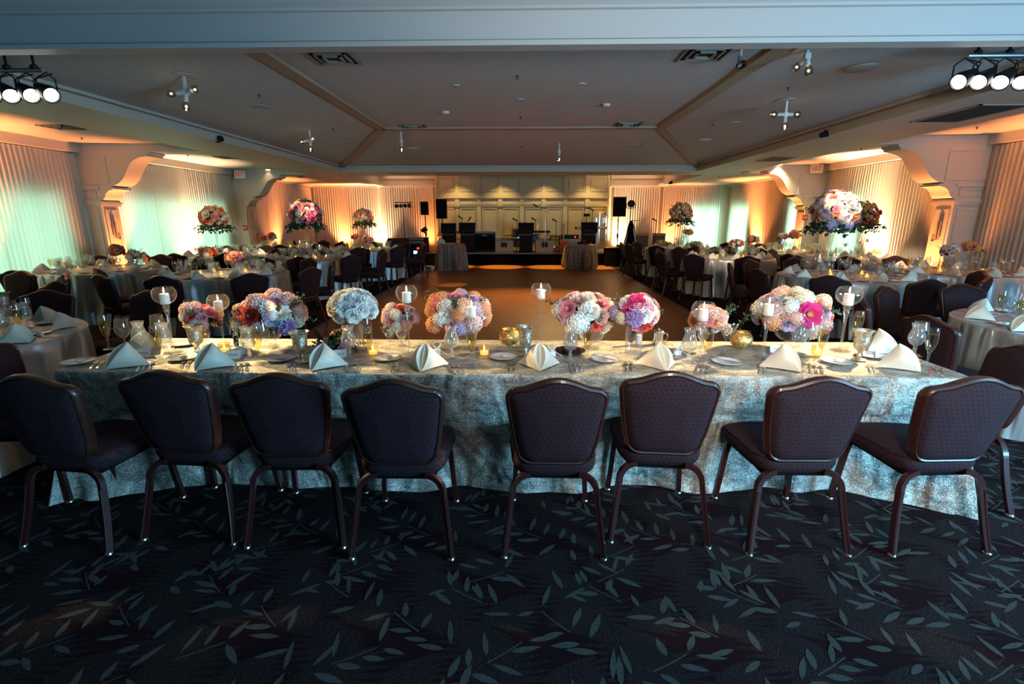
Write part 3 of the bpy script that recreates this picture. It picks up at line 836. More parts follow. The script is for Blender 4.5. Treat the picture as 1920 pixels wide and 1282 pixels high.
# ---- tableware
def make_plate():
    m = MB(); m.lathe([(.0005, .004), (.045, .004), (.052, .006), (.080, .013), (.083, .014), (.083, .012), (.05, .002), (.0005, .001)], 36)
    K = Kind('bread_plate', m.mesh('bread_plate', 'porcelain'))
    l = MB(); l.lathe([(.0765, .0128), (.0795, .0138), (.0795, .0134)], 36); K.part('rim_band', l.mesh('rim_band', 'plate_rim_line'), label='dark blue rim line')
    return K
PLATE = make_plate()
b_ = MB(); b_.sphere((0, 0, .010), .018, 10, 6, 0, (1.3, 1, .55)); b_.sphere((.012, .008, .012), .010, 8, 5, 0, (1.2, 1, .6))
BUTTER = Kind('butter_curl', b_.mesh('butter_curl', 'butter'))
def make_fork():
    m = MB()
    m.grid(lambda u, v: Vector(((u-.5)*(.006+.008*max(0, .5-v)*1.0), -.09+.10*v, .003+.010*sin(PI*min(1, v*1.05))*.6)), 2, 8)
    m.grid(lambda u, v: Vector(((u-.5)*(.007+.016*min(1, v*2)), .01+.03*v, .004+.003*v)), 2, 4)
    for k in range(4): m.box(((k-1.5)*.0058, .060, .0075), (.0030, .042, .0015), 0, Matrix.Rotation(.06, 3, 'X'))
    me = m.mesh('dinner_fork', 'silver'); return Kind('dinner_fork', me)
def make_knife():
    m = MB(); poly = [(-.006, -.10), (.006, -.10), (.005, .0), (.008, .01), (.009, .09), (.002, .115), (-.004, .10), (-.005, .01)]
    m.prism(poly, .001, .004); return Kind('table_knife', m.mesh('table_knife', 'silver'))
def make_spoon():
    m = MB(); m.grid(lambda u, v: Vector(((u-.5)*(.010-.005*v), -.09+.12*v, .003+.006*sin(PI*v))), 2, 6)
    m.sphere((0, .052, .0055), .019, 12, 6, 0, (1, 1.35, .22)); return Kind('teaspoon', m.mesh('teaspoon', 'silver'))
FORK, KNIFE, SPOON = make_fork(), make_knife(), make_spoon()
def make_napkin():
    # tent-folded napkin standing on its two wings, its rolled front fold towards -Y
    m = MB(); A = Vector((0, .035, .125)); Ln = Vector((-.115, .075, .002)); Rn = Vector((.115, .075, .002)); Fp = Vector((0, -.085, .002))
    def edge(t, s):
        p = A.lerp(Fp, t); b = sin(PI*t)
        return p+Vector((s*.030*b**.8, -.010*b, .012*b))
    for s, W in ((-1, Ln), (1, Rn)):
        def flap(u, v, s=s, W=W):
            e = edge(v, s); w = A.lerp(W, v)
            p = e.lerp(w, u); p += Vector((s*.010, -.006, .012))*sin(PI*u)*sin(PI*min(1, v*.9)); p.z = max(p.z, .001); return p
        m.grid(flap, 8, 10)
    def fold(u, v):
        a = edge(v, -1); b = edge(v, 1); p = a.lerp(b, u); d = sin(PI*u)*sin(PI*v)
        p += Vector((0, .032*d, -.006*d)); p += Vector((0, -.020, .006))*max(0, cos((u-.5)*PI*3))*sin(PI*v)*(abs(u-.5) < .17)
        p.z = max(p.z, .001); return p
    m.grid(fold, 12, 10)
    m.grid(lambda u, v: A.lerp(Ln.lerp(Rn, u), v)+Vector((0, -.02*sin(PI*u)*v, 0)), 6, 6)
    return Kind('folded_napkin', m.mesh('folded_napkin', 'napkin_satin', True, 60))
NAPKIN = make_napkin()
def make_card():
    m = MB(); m.add([(-.042, -.020, 0), (.042, -.020, 0), (.042, 0, .048), (-.042, 0, .048), (-.042, .02, 0), (.042, .02, 0)], [(0, 1, 2, 3), (3, 2, 5, 4)])
    K = Kind('place_card', m.mesh('place_card', 'place_card_paper', False))
    q = MB(); pts = []
    for i in range(40):
        t = i/39; x = -.026+.052*t; z = .024+.006*sin(t*41)*(.4+.6*abs(sin(t*9)))
        pts.append((x, -.0208+z*20/48, z))
    q.tube(pts, .0006, 4); K.part('handwriting', q.mesh('handwriting', 'ink')); return K
CARD = make_card()
def make_favour():
    m = MB(); m.bb(-.02, .02, -.012, .012, 0, .03)
    K = Kind('favour_box', m.mesh('favour_box', 'place_card_paper', False))
    b = MB()
    for s in (-1, 1):
        b.tube([(s*.022*sin(PI*2*t/16)*1.1+s*.003, 0, .032+.045*sin(PI*t/16)) for t in range(17)], .0022, 5)
        b.tube([(0, 0, .032), (s*.03, -.02, .02), (s*.055, -.03, .004)], .002, 5)
    K.part('ribbon_bow', b.mesh('ribbon_bow', 'ribbon')); return K
FAVOUR = make_favour()
def make_shaker(fill):
    K = Kind('glass_shaker', lathe_mesh('glass_shaker', [(.0005, 0), (.018, 0), (.020, .006), (.0175, .07), (.015, .075)], 'clear_glass', 12))
    m = MB(); m.lathe([(.0005, .003), (.015, .004), (.0145, .055), (.0005, .056)], 12); K.part('contents', m.mesh('contents', fill))
    m = MB(); m.lathe([(.016, .075), (.0165, .088), (.012, .096), (.0005, .098)], 14); K.part('cap', m.mesh('cap', 'chrome')); return K
PEPPER, SALT = make_shaker('pepper'), make_shaker('salt')
def make_creamer():
    m = MB(); m.lathe([(.0005, .001), (.030, .001), (.034, .008), (.031, .05), (.035, .078), (.0335, .078), (.028, .05), (.0005, .01)], 22)
    K = Kind('silver_creamer', m.mesh('silver_creamer', 'silver'))
    l = MB(); l.lathe([(.036, .079), (.030, .088), (.008, .093), (.004, .098), (.006, .103), (.0005, .106)], 20); K.part('lid', l.mesh('lid', 'silver'))
    h = MB(); h.tube([(.034, 0, .07), (.055, 0, .068), (.060, 0, .045), (.05, 0, .024), (.033, 0, .02)], .003, 6); K.part('handle', h.mesh('handle', 'silver')); return K
CREAMER = make_creamer()

# ---- flowers
def petal_ring(m, n, r0, r1, h0, h1, wid, roll, off, mi=0, jit=0, r=rnd, nu=4, nv=3):
    for k in range(n):
        a0 = off+2*PI*k/n+r.uniform(-jit, jit); jr = r.uniform(.92, 1.08)
        def fn(u, v):
            uu = (u-.5)*2; w = wid*sin(PI*(.12+.80*v)/1.1)**.6
            a = a0+uu*w
            rr = (r0+(r1-r0)*v**.8)*jr+roll*max(0, v-.7)**2*10*(1-.5*uu*uu)
            z = h0+(h1-h0)*v-.10*(h1-h0)*uu*uu*v-roll*max(0, v-.75)*.8
            return Vector((rr*cos(a), rr*sin(a), z))
        m.grid(fn, nu, nv, mi)
def make_rose():
    m = MB(); r = random.Random(11)
    m.sphere((0, 0, .012), .009, 8, 6, 0, (1, 1, 1.2))
    petal_ring(m, 3, .006, .010, .002, .026, .95, .002, 0, 0, .2, r)
    petal_ring(m, 4, .010, .017, .000, .026, .85, .004, .5, 0, .2, r)
    petal_ring(m, 5, .013, .025, -.003, .024, .75, .006, .2, 0, .2, r)
    petal_ring(m, 6, .016, .034, -.006, .019, .68, .008, .8, 0, .2, r)
    petal_ring(m, 7, .016, .042, -.010, .010, .60, .010, .1, 0, .2, r)
    return m.mesh('rose', 'petal', True, 70)
def make_peony(open_=False):
    m = MB(); r = random.Random(12)
    if open_:
        m.sphere((0, 0, .006), .011, 10, 6, 1, (1, 1, .6))
        for k in range(26):
            a = k*2.4; q = .012*math.sqrt(k/26); m.cyl((q*cos(a)*.6, q*sin(a)*.6, .004), (q*cos(a)*1.3, q*sin(a)*1.3, .019), .0012, 4, 1)
        petal_ring(m, 6, .012, .036, .000, .030, .62, .004, .2, 0, .2, r)
        petal_ring(m, 7, .014, .050, -.006, .022, .55, .006, .6, 0, .2, r)
        petal_ring(m, 8, .014, .058, -.012, .006, .52, .006, 0, 0, .2, r)
    else:
        m.sphere((0, 0, .012), .016, 8, 6, 0)
        for i, (n, a, b, c, d) in enumerate(((5, .008, .016, .004, .034), (7, .012, .026, .002, .034), (9, .015, .036, -.002, .030), (10, .016, .045, -.008, .021), (10, .014, .050, -.014, .008))):
            petal_ring(m, n, a, b, c, d, .50, .004, i*.7, 0, .35, r)
    return m.mesh('peony', ['petal', 'stamen'], True, 70)
def fib(n, top=-.35):
    for i in range(n):
        z = 1-(1-top)*(i+.5)/n; a = i*2.39996; q = math.sqrt(max(0, 1-z*z)); yield Vector((q*cos(a), q*sin(a), z))
def make_hydrangea():
    m = MB(); r = random.Random(13); R = .05
    m.sphere((0, 0, 0), R*.84, 14, 9)
    for d in fib(85, -.55):
        q = d.to_track_quat('Z', 'Y').to_matrix(); rot = r.uniform(0, PI); base = d*R*r.uniform(.92, 1.05)
        for k in range(4):
            a = rot+k*PI/2
            pts = [(0, 0, 0), (.0066*cos(a-.75), .0066*sin(a-.75), .002), (.0112*cos(a), .0112*sin(a), .0035+r.uniform(-.001, .002)), (.0066*cos(a+.75), .0066*sin(a+.75), .002)]
            m.add([base+q @ Vector(p) for p in pts], [(0, 1, 2, 3)])
    return m.mesh('hydrangea', 'petal', True, 60)
def make_mum():
    m = MB(); r = random.Random(14); R = .045
    m.sphere((0, 0, 0), R*.7, 10, 7)
    for d in fib(110, -.3):
        q = d.to_track_quat('Z', 'Y').to_matrix(); rot = r.uniform(0, 2*PI); ln = R*r.uniform(.36, .46); w = .007
        b = d*R*.62; M = q @ Matrix.Rotation(rot, 3, 'Z') @ Matrix.Rotation(r.uniform(.1, .55), 3, 'X')
        vs = [(-w*.5, 0, 0), (w*.5, 0, 0), (-w, .001, ln*.6), (0, -.003, ln*.55), (w, .001, ln*.6), (-w*.7, .004, ln), (0, 0, ln*1.05), (w*.7, .004, ln*.98)]
        m.add([b+M @ Vector(p) for p in vs], [(0, 3, 2), (0, 1, 3), (1, 4, 3), (2, 3, 6, 5), (3, 4, 7, 6)])
    return m.mesh('carnation', 'petal', True, 60)
def make_star():
    m = MB()
    for k in range(5):
        a = 2*PI*k/5
        def fn(u, v): 
            w = .010*sin(PI*(.1+.86*v)); rr = .003+.026*v; x, y = rr, (u-.5)*2*w
            return Vector((x*cos(a)-y*sin(a), x*sin(a)+y*cos(a), .004*sin(PI*v*1.1)+.003*(abs(u-.5))))
        m.grid(fn, 2, 4)
    m.sphere((0, 0, .003), .003, 6, 4, 1)
    return m.mesh('stephanotis', ['petal', 'stamen'], True, 70)
def leaf_blade(m, base, M, ln, w, mi=0):
    def fn(u, v):
        x = (u-.5)*2*w*sin(PI*(.06+.90*v))**.8
        return base+M @ Vector((x, ln*v, .12*ln*sin(PI*v)-abs(x)*.35))
    m.grid(fn, 2, 4, mi)
def make_sprig():
    m = MB(); r = random.Random(15)
    pts = [(0, 0, 0), (.006, .004, .03), (.010, .012, .06), (.010, .024, .085)]
    m.tube(pts, .0012, 5)
    for k in range(8):
        t = k/7; p = Vector(pts[0]).lerp(Vector(pts[3]), t); a = k*2.3
        M = Matrix.Rotation(a, 3, 'Z') @ Matrix.Rotation(.5, 3, 'X'); leaf_blade(m, p, M, .030-.010*t, .012-.004*t)
    return m.mesh('leaf_sprig', 'leaf', True, 70)
def make_leaf():
    m = MB(); leaf_blade(m, Vector((0, 0, 0)), Matrix.Identity(3), .065, .020); return m.mesh('leaf', 'leaf', True, 70)
def make_core():
    m = MB(); r = random.Random(16); m.sphere((0, 0, 0), .62, 12, 8)
    for d in fib(120, -.9):
        q = d.to_track_quat('Y', 'Z').to_matrix() @ Matrix.Rotation(r.uniform(-.9, .9), 3, 'X') @ Matrix.Rotation(r.uniform(0, 6), 3, 'Y')
        leaf_blade(m, d*.55, q, .34, .11)
    return m.mesh('foliage', 'leaf', True, 70)
def make_bud():
    m = MB(); m.sphere((0, 0, .008), .008, 8, 6, 0, (.8, .8, 1.3)); m.cyl((0, 0, -.03), (0, 0, .002), .0012, 5); return m.mesh('bud', 'petal')
FL = dict(rose=make_rose(), peony=make_peony(), open_peony=make_peony(True), hydrangea=make_hydrangea(), carnation=make_mum(), stephanotis=make_star(), sprig=make_sprig(), leaf=make_leaf(), bud=make_bud())
FNAME = dict(rose='rose', peony='peony', open_peony='peony', hydrangea='hydrangea', carnation='carnation', stephanotis='stephanotis', sprig='leaf_sprig', leaf='leaf', bud='bud')
FRAD = dict(rose=.042, peony=.05, open_peony=.058, hydrangea=.056, carnation=.05, stephanotis=.027)
CORE = make_core()
C_ = dict(white=(.88, .86, .79), cream=(.88, .79, .62), blush=(.82, .55, .48), pink=(.78, .30, .36), hot=(.75, .05, .22), coral=(.80, .13, .08), peach=(.85, .42, .22), lav=(.50, .33, .58), lilac=(.62, .48, .66), green=(.55, .62, .38),
          orange=(.82, .25, .06), yellow=(.82, .60, .20), rosep=(.62, .16, .22), leaf=(.05, .10, .055), euca=(.10, .17, .15), dark=(.025, .055, .03))
def flower(parent, kind, colour, d, c, rad, s=1., r=rnd, roll=None):
    d = d.normalized(); p = Vector((d.x*rad[0], d.y*rad[1], d.z*rad[2]))+c
    nrm = Vector((d.x/rad[0], d.y/rad[1], d.z/rad[2])).normalized()
    q = nrm.to_track_quat('Z', 'Y') @ Euler((0, 0, r.uniform(0, 6.28) if roll is None else roll)).to_quaternion()
    j = r.uniform(.9, 1.1)
    col = tuple(min(.9, max(.01, x*j)) for x in C_[colour])
    return link(FNAME[kind], FL[kind], parent, p, q.to_euler(), s, col)
def bouquet(name, loc, rad, pal, heroes=(), n=26, leaves=8, seed=1, core='leaf', hang=0, size=1., low=-.35, leafcol=('leaf', 'euca')):
    """heroes: (kind, colour, x, z, scale) with x, z in -1..1 as seen from the front; pal: list of (kind, colour, weight)"""
    r = random.Random(seed)
    root = link(name, None, None, loc)
    c = Vector((0, 0, 0))
    link('foliage', CORE, root, (0, 0, 0), (0, 0, r.uniform(0, 6)), (rad[0]*.92, rad[1]*.92, rad[2]*.92), C_[core])
    dirs = []
    for k, co, x, z, s in heroes:
        d = Vector((x, -math.sqrt(max(.02, 1-x*x-z*z)), z)); dirs.append((d, .8*s)); flower(root, k, co, d, c, [q*.97 for q in rad], s*size, r)
    tot = sum(w for *_, w in pal)
    placed = 0
    cand = list(fib(n, low))
    off = r.uniform(0, 6)
    for d in cand:
        d = Matrix.Rotation(off, 3, 'Z') @ (d+Vector((r.uniform(-.1, .1), r.uniform(-.1, .1), r.uniform(-.08, .08)))).normalized()
        mean = sum(rad)/3
        if any((d-e).length*mean < .040*size*(.5+.5*s) for e, s in dirs): continue
        t = r.uniform(0, tot)
        for k, co, w in pal:
            t -= w
            if t <= 0: break
        flower(root, k, co, d, c, [q*r.uniform(.86, .98) for q in rad], size*r.uniform(.82, 1.1)*(1.25 if k == 'stephanotis' else 1), r)
    for i in range(leaves):
        a = r.uniform(0, 6.28); z = r.uniform(-.35, .9); d = Vector((cos(a), sin(a), z))
        flower(root, r.choice(['sprig', 'leaf']), r.choice(leafcol), d, c, [q*.93 for q in rad], size*r.uniform(.8, 1.2), r)
    for i in range(hang):
        a = 2*PI*i/hang+r.uniform(-.2, .2); d = Vector((cos(a), sin(a), -.75))
        flower(root, 'sprig', r.choice(('dark', 'leaf')), d, c, [q*.85 for q in rad], size*r.uniform(1.9, 3.0), r)
    return root
# ================================================================ HEAD TABLE
TZ = .762
HX0, HX1, HY0, HY1 = -2.585, 2.36, 2.54, 3.335
HEADC = [(-2.20, 2.35, -.10), (-1.66, 2.43, -.05), (-1.13, 2.40, .03), (-.585, 2.33, .02), (.145, 2.355, .0), (.69, 2.47, -.07), (1.315, 2.41, .02), (1.985, 2.43, .06)]
def head_cloth():
    m = MB(); r = random.Random(21)
    per = []   # rounded rectangle, (x, y, nx, ny)
    rc = .03
    def seg(p, q, n, k):
        for i in range(k): t = i/k; per.append((p[0]+(q[0]-p[0])*t, p[1]+(q[1]-p[1])*t, *n))
    def cor(cx, cy, a0, k=5):
        for i in range(k): a = a0+PI/2*i/k; per.append((cx+rc*cos(a), cy+rc*sin(a), cos(a), sin(a)))
    seg((HX0+rc, HY0), (HX1-rc, HY0), (0, -1), 260); cor(HX1-rc, HY0+rc, -PI/2)
    seg((HX1, HY0+rc), (HX1, HY1-rc), (1, 0), 34); cor(HX1-rc, HY1-rc, 0)
    seg((HX1-rc, HY1), (HX0+rc, HY1), (0, 1), 70); cor(HX0+rc, HY1-rc, PI/2)
    seg((HX0, HY1-rc), (HX0, HY0+rc), (-1, 0), 34); cor(HX0+rc, HY0+rc, PI)
    n = len(per); vs = []
    rows = [(-.025, TZ-.002), (-.012, TZ-.002), (-.003, TZ-.006), (0, TZ-.016)]
    for ins, z in rows:
        for x, y, nx, ny in per: vs.append((x+nx*ins, y+ny*ins, z))
    NV = 26
    def fold(x, z):
        s = max(0, (TZ-z)/TZ)
        f = 0
        for k, (w, sl, ph, am) in enumerate(((3.1, .9, .3, .5), (5.7, -1.5, 1.1, .42), (9.3, 2.6, 2.0, .30), (15.1, -3.4, .5, .16), (23., 3.0, 4.0, .07))):
            f += am*sin(w*x+sl*2.2*(z-.3)+ph+1.3*sin(x*1.7+k))
        return math.copysign(abs(f)**1.2, f)*.085*s**.65
    for j in range(1, NV+1):
        z = (TZ-.016)*(1-j/NV); s = j/NV
        for i, (x, y, nx, ny) in enumerate(per):
            if ny < -.9:
                o = -.125*s**.75+fold(x, z)
                for cx, oy, _ in HEADC:          # seats and knees push the cloth in
                    need = (oy+.235+.03)-HY0; w = math.exp(-((x-cx)/.27)**4)
                    sz = 1 if z < .50 else max(0, 1-(z-.50)/.2)
                    tgt = -need*sz*(.55+.45*min(1, s*1.3))
                    if z < .52: o = min(o, o*(1-w)+(tgt-.012)*w)
                e = min(x-HX0, HX1-x)
                if e < .5: o = o*(e/.5)+(.02*s+fold(x, z)*1.2)*(1-e/.5)
                if s > .93: o += .030*(s-.93)/.07*(.5+.5*sin(x*7.3))
            elif abs(nx) > .9:
                o = .02*s+fold(y*1.7+nx, z)*1.1
                yc = 2.82 if nx > 0 else 2.66; w = math.exp(-((y-yc)/.30)**4)
                if z < .54: o = o*(1-w)-(.23 if nx > 0 else .06)*w
            elif ny > .9: o = -.02*s+fold(x+5, z)
            else: o = .06*s+.09*s*s
            zz = max(.004, z+.018*sin(x*5.1+1)*s*s+.012*sin(x*13)*s*s) if z > .001 else .004
            vs.append((x+nx*o, y+ny*o, zz))
    R = len(rows)+NV
    fs = [(a*n+k, (a+1)*n+k, (a+1)*n+(k+1) % n, a*n+(k+1) % n) for a in range(R-1) for k in range(n)]
    fs.append(tuple(range(n)))
    m.add(vs, fs)
    o = link('tablecloth', m.mesh('tablecloth', 'head_cloth', True, 70))
    tag(o, 'floor-length silver crushed-sequin cloth on the long head table', 'tablecloth')
head_cloth()
HW = 'on the long head table'
NEAR = 'at the long head table'
for cx, oy, rz in HEADC:
    reg(CHAIR.spawn((cx, oy, 0), rz), 'dark violet banquet chair', 'along the near side of the head table', 'chair', 'banquet chairs along the head table')
tag(CHAIR.spawn((-2.82, 2.66, 0), -PI/2+.10), 'dark banquet chair at the left end of the head table', 'chair')
tag(CHAIR.spawn((2.45, 2.80, 0), PI/2-.34), 'dark banquet chair at the right end of the head table, cool highlight on its rim', 'chair')

T = lambda u, v: at_z(u, v, TZ)
# settings: bread plate, butter, forks, napkin, spoons/knife, goblet, flute, wine, card, favour  (pixel spots on the table top)
SET = [
 dict(plate=(147, 680), bt=1, fork=(182, 684, -.5), nap=(232, 686, -.45), kn=(266, 690, -.55), gob=(267, 661), fl=(301, 681), wine=(238, 661), card=(272, 668, -.1)),
 dict(plate=(342, 673), bt=1, fork=(347, 683, -.5), nap=(393, 688, -.32), kn=(450, 690, -.5), gob=(469, 673), fl=(487, 682), wine=(497, 671), card=(440, 671, -.1), fav=(452, 664)),
 dict(plate=(527, 674), bt=1, fork=(545, 689, -.35), nap=(603, 688, -.28), kn=(660, 688, -.35), gob=(656, 672), fl=(692, 683), wine=(688, 655), card=(637, 670, -.3)),
 dict(plate=(727, 673), bt=1, fork=(738, 690, -.3), nap=(796, 689, -.06), kn=(853, 692, -.4), gob=(847, 671), fl=(885, 686), fav=(820, 664)),
 dict(plate=(943, 671), bt=1, fork=(959, 688, 0), nap=(1011, 688, .0), kn=(1079, 690, 0), gob=(1069, 676), fl=(1101, 680), fav=(1035, 667)),
 dict(plate=(1134, 675), fork=(1178, 688, .2), nap=(1238, 688, .12), kn=(1316, 692, .4), gob=(1290, 678), fl=(1323, 685), fav=(1270, 665)),
 dict(plate=(1362, 680), fork=(1429, 692, .4), nap=(1474, 690, .42), kn=(1529, 692, .45), gob=(1495, 663), fl=(1536, 678), wine=(1508, 668), card=(1456, 660, .2)),
 dict(plate=(1567, 679), bt=1, fork=(1634, 691, .5), nap=(1692, 690, .45), kn=(1755, 697, .7), gob=(1712, 666), fl=(1737, 687), wine=(1716, 668)),
]
def cut(K, p, rz, name, grp): reg(K.spawn(p, rz), name, HW, 'cutlery', grp)
for S in SET:
    p = T(*S['plate']); reg(PLATE.spawn(p, rnd.uniform(0, 6)), 'white bread plate with dark rim line', HW, 'plate', 'bread plates on the head table')
    if S.get('bt'): reg(BUTTER.spawn(p+Vector((.008, 0, .004)), rnd.uniform(0, 6)), 'pale butter curl on a bread plate', HW, 'butter', 'butter on the head table')
    else:
        reg(KNIFE.spawn(p+Vector((-.01, .01, .013)), -2.4, .8), 'butter knife lying across a bread plate', HW, 'cutlery')
    u, v, a = S['fork']; p = T(u, v)
    p.y = max(p.y, HY0+.075)
    cut(FORK, p+Vector((-.014, .0, .0)), -a, 'silver fork', 'forks on the head table'); cut(FORK, p+Vector((.016, .008, 0)), -a, 'silver fork', 'forks on the head table')
    u, v, a = S['nap']; p = T(u, v); p.y = max(p.y, HY0+.092)
    reg(NAPKIN.spawn(p+Vector((0, 0, .001)), a, 1.06), 'cream tent-folded napkin', 'along the near edge of the head table', 'napkin', 'folded napkins on the head table')
    u, v, a = S['kn']; p = T(u, v); p.y = max(p.y, HY0+.085)
    d = Vector((cos(-a), sin(-a), 0))
    cut(KNIFE, p-d*.026, -a, 'silver table knife', 'knives on the head table'); cut(SPOON, p, -a, 'silver teaspoon', 'spoons on the head table'); cut(SPOON, p+d*.028, -a, 'silver teaspoon', 'spoons on the head table')
    p = T(*S['gob']); reg(GOBLET.spawn(p, rnd.uniform(0, 6)), 'frosty hourglass water goblet', HW, 'glass', 'water goblets on the head table')
    p = T(*S['fl']); reg(FLUTE.spawn(p, 0), 'champagne flute', HW, 'glass', 'champagne flutes on the head table')
    if 'wine' in S: reg(WINE.spawn(T(*S['wine']), 0), 'empty wine glass', HW, 'glass', 'wine glasses on the head table')
    if 'card' in S:
        u, v, a = S['card']; reg(CARD.spawn(T(u, v), -a), 'white tent place card with handwriting', HW, 'place card', 'place cards on the head table')
    if 'fav' in S: reg(FAVOUR.spawn(T(*S['fav']), .2), 'favour box with looped ribbon', HW, 'favour', 'favours on the head table')
# end settings and extras
reg(NAPKIN.spawn(T(265, 655), -1.2, 1.02), 'peach-shadowed folded napkin behind the front row, left end', HW, 'napkin')
reg(NAPKIN.spawn(T(1655, 657), 1.0, 1.12), 'white folded napkin behind the front row, right end', HW, 'napkin')
for q in ((345, 646), (1632, 668)): reg(PLATE.spawn(T(*q), 0), 'bread plate of an end place setting', HW, 'plate')
reg(CARD.spawn(T(1655, 670), -.35), 'white tent place card leaning by the right end napkin', HW, 'place card')
for q in ((205, 655), (1603, 645)): reg(FLUTE.spawn(T(*q), 0), 'champagne flute of an end place setting', HW, 'glass')
reg(GOBLET.spawn(T(312, 664), 0), 'water goblet of the left end place setting', HW, 'glass')
reg(WINE.spawn(T(303, 651), 0), 'empty wine glass of the left end place setting', HW, 'glass')
# globe candle holders: base spot, globe top v, globe size
HOLD = [(326, 661, 534, 1.0), (421, 651, 551, .98), (519, 661, 566, 1.0), (768, 663, 534, .98), (886, 672, 562, .95), (1013, 649, 530, .96), (1311, 673, 565, 1.04), (1430, 670, 551, 1.05), (1575, 658, 533, 1.1)]
HK = {}
for i, (u, v, vt, s) in enumerate(HOLD):
    p = T(u, v); h = round((at_y(u, vt, p.y).z-TZ)/s/.02)*.02
    h = min(.46, max(.28, h))
    if h not in HK: HK[h] = make_holder(h, 'candle_holder')
    reg(HK[h].spawn(p, 0, s), 'tall globe candle holder', HW, 'candle holder', 'stemmed globe candle holders')
    reg(CANDLE.spawn(p+Vector((0, 0, (HK[h].floor+.002)*s)), 0, s), 'pillar candle in a stemmed globe', HW, 'candle', 'pillar candles in globes')
for u, v, d in ((371, 664, 'left of the coral posy'), (566, 679, 'beside the lying bouquet'), (985, 666, 'beside the gold globe'), (1610, 675, 'near the right end')):
    p = T(u, v); tag(MERC.spawn(p, 0, 1.08), f'mercury glass footed votive {d} on the head table', 'votive holder', 'mercury glass votives')
    reg(TEALIGHT.spawn(p+Vector((0, 0, .083)), 0), 'tealight glowing in a mercury glass votive', HW, 'candle')
for u, v in ((422, 662), (700, 666), (908, 667), (1238, 660), (1531, 667)):
    p = T(u, v); reg(VOTIVE.spawn(p, 0), 'small amber glass votive cup', HW, 'votive holder', 'amber votives on the head table')
    reg(TEALIGHT.spawn(p+Vector((0, 0, .0115)), 0, 1.15), 'tealight glowing in a small amber votive', HW, 'candle', 'tealights on the head table')
p = T(358, 668); reg(TEALIGHT.spawn(p, 0), 'bare tealight in front of the left mercury votive', HW, 'candle')
for (u, v), d in (((955, 647), 'crackled gold globe votive in the middle of the head table'), ((1388, 653), 'crackled gold globe votive right of the nuts on the head table'), ((640, 650), 'copper-gold globe votive behind the lying bouquet')):
    tag(GOLD.spawn(T(u, v), 0, 1.12), d, 'votive holder')
tag(MARTINI.spawn(T(733, 666), 0), 'martini glass of mixed nuts left of the small lilac posy', 'glass')
tag(MARTINI.spawn(T(1359, 666), .4, 1.05), 'martini glass of mixed nuts beside the right gold globe', 'glass')
tag(PEPPER.spawn(T(444, 649), 0), 'glass pepper shaker left of the coral-rose bouquet', 'shaker')
tag(SALT.spawn(T(1197, 645), 0, 1.15), 'glass salt shaker behind the hand-tied bouquet', 'shaker')
tag(CREAMER.spawn(T(1233, 645), 0, 1.05), 'silver lidded creamer right of the hand-tied bouquet', 'creamer')
m = MB(); m.lathe([(.0005, .004), (.085, .005), (.10, .014), (.098, .015), (.08, .008), (.0005, .007)], 28)
tr = link('chocolate_tray', m.mesh('chocolate_tray', 'chair_wood'), None, T(1068, 660)); tag(tr, 'round dark tray of chocolates behind the middle water goblet', 'tray')
m = MB(); r = random.Random(4)
for i in range(26):
    a = r.uniform(0, 6.28); q = .07*math.sqrt(r.random()); m.box((q*cos(a), q*sin(a), .014+r.uniform(0, .012)), (.024, .018, .014), 0, Matrix.Rotation(a, 3, 'Z'))
link('chocolates', m.mesh('chocolates', 'chocolate', False), tr)

# bouquets
def vase(K, q, lab, cat='vase', s=1.): tag(K.spawn(T(*q), 0, s), lab, cat); return T(*q)
def bq(u, v, Y, wpx, hpx, name, label, pal, heroes, n, seed, **kw):
    c = at_y(u, v, Y); k = (Vector((c.x, c.y, c.z-EYE))).dot(_F)/F_PX
    rx, rz = wpx*k/2*.86, hpx*k/2*.88
    o = bouquet(name, c, (rx, (rx+rz)/2*kw.pop('dep', 1.), rz), pal, heroes, n, seed=seed, **kw)
    return tag(o, label, 'flowers')
p = vase(CRYSTAL_VASE, (386, 650), 'cut crystal goblet used as vase under the coral rose posy')
bq(377, 598, p.y, 68, 56, 'flower_posy', 'small posy with one coral-red rose, pink blooms and cream, left on head table', [('hydrangea', 'blush', 3), ('rose', 'pink', 2), ('hydrangea', 'cream', 1), ('stephanotis', 'white', 1)],
   [('rose', 'coral', -.05, .15, 1.0), ('rose', 'pink', .55, .3, .8), ('hydrangea', 'blush', .45, -.35, .9), ('hydrangea', 'cream', -.6, .3, .7), ('rose', 'blush', -.5, -.35, .7), ('stephanotis', 'white', -.8, .45, .8)], 16, 31, size=.9, leaves=6)
p = vase(BOWL_VASE, (507, 650), 'footed glass bowl vase under the bouquet with an orange-coral peony', 'vase', 1.1)
bq(508, 592, p.y, 138, 90, 'flower_bouquet', 'wide bouquet with a big orange-coral peony, blush hydrangea and violet bloom at right', [('hydrangea', 'blush', 3), ('rose', 'white', 1), ('rose', 'lilac', 1.5), ('stephanotis', 'white', 2), ('rose', 'pink', 1.5), ('carnation', 'cream', 1)],
   [('peony', 'coral', -.22, .25, 1.25), ('hydrangea', 'blush', -.15, .75, 1.15), ('peony', 'white', .25, .55, 1.0), ('rose', 'lilac', .38, .08, 1.0), ('carnation', 'lav', .72, -.35, 1.25), ('hydrangea', 'cream', -.75, -.3, 1.05), ('rose', 'pink', -.62, .32, .9), ('stephanotis', 'white', .72, .42, 1.3), ('stephanotis', 'cream', .6, .2, 1.2), ('leaf', 'euca', .25, -.35, 1.4), ('hydrangea', 'blush', -.1, -.35, .9), ('stephanotis', 'white', -.5, 0, 1.2)], 34, 32, leaves=12)
p = vase(CYL_VASE, (668, 658), 'clear cylinder vase under the all-white rose bouquet', 'vase', 1.0)
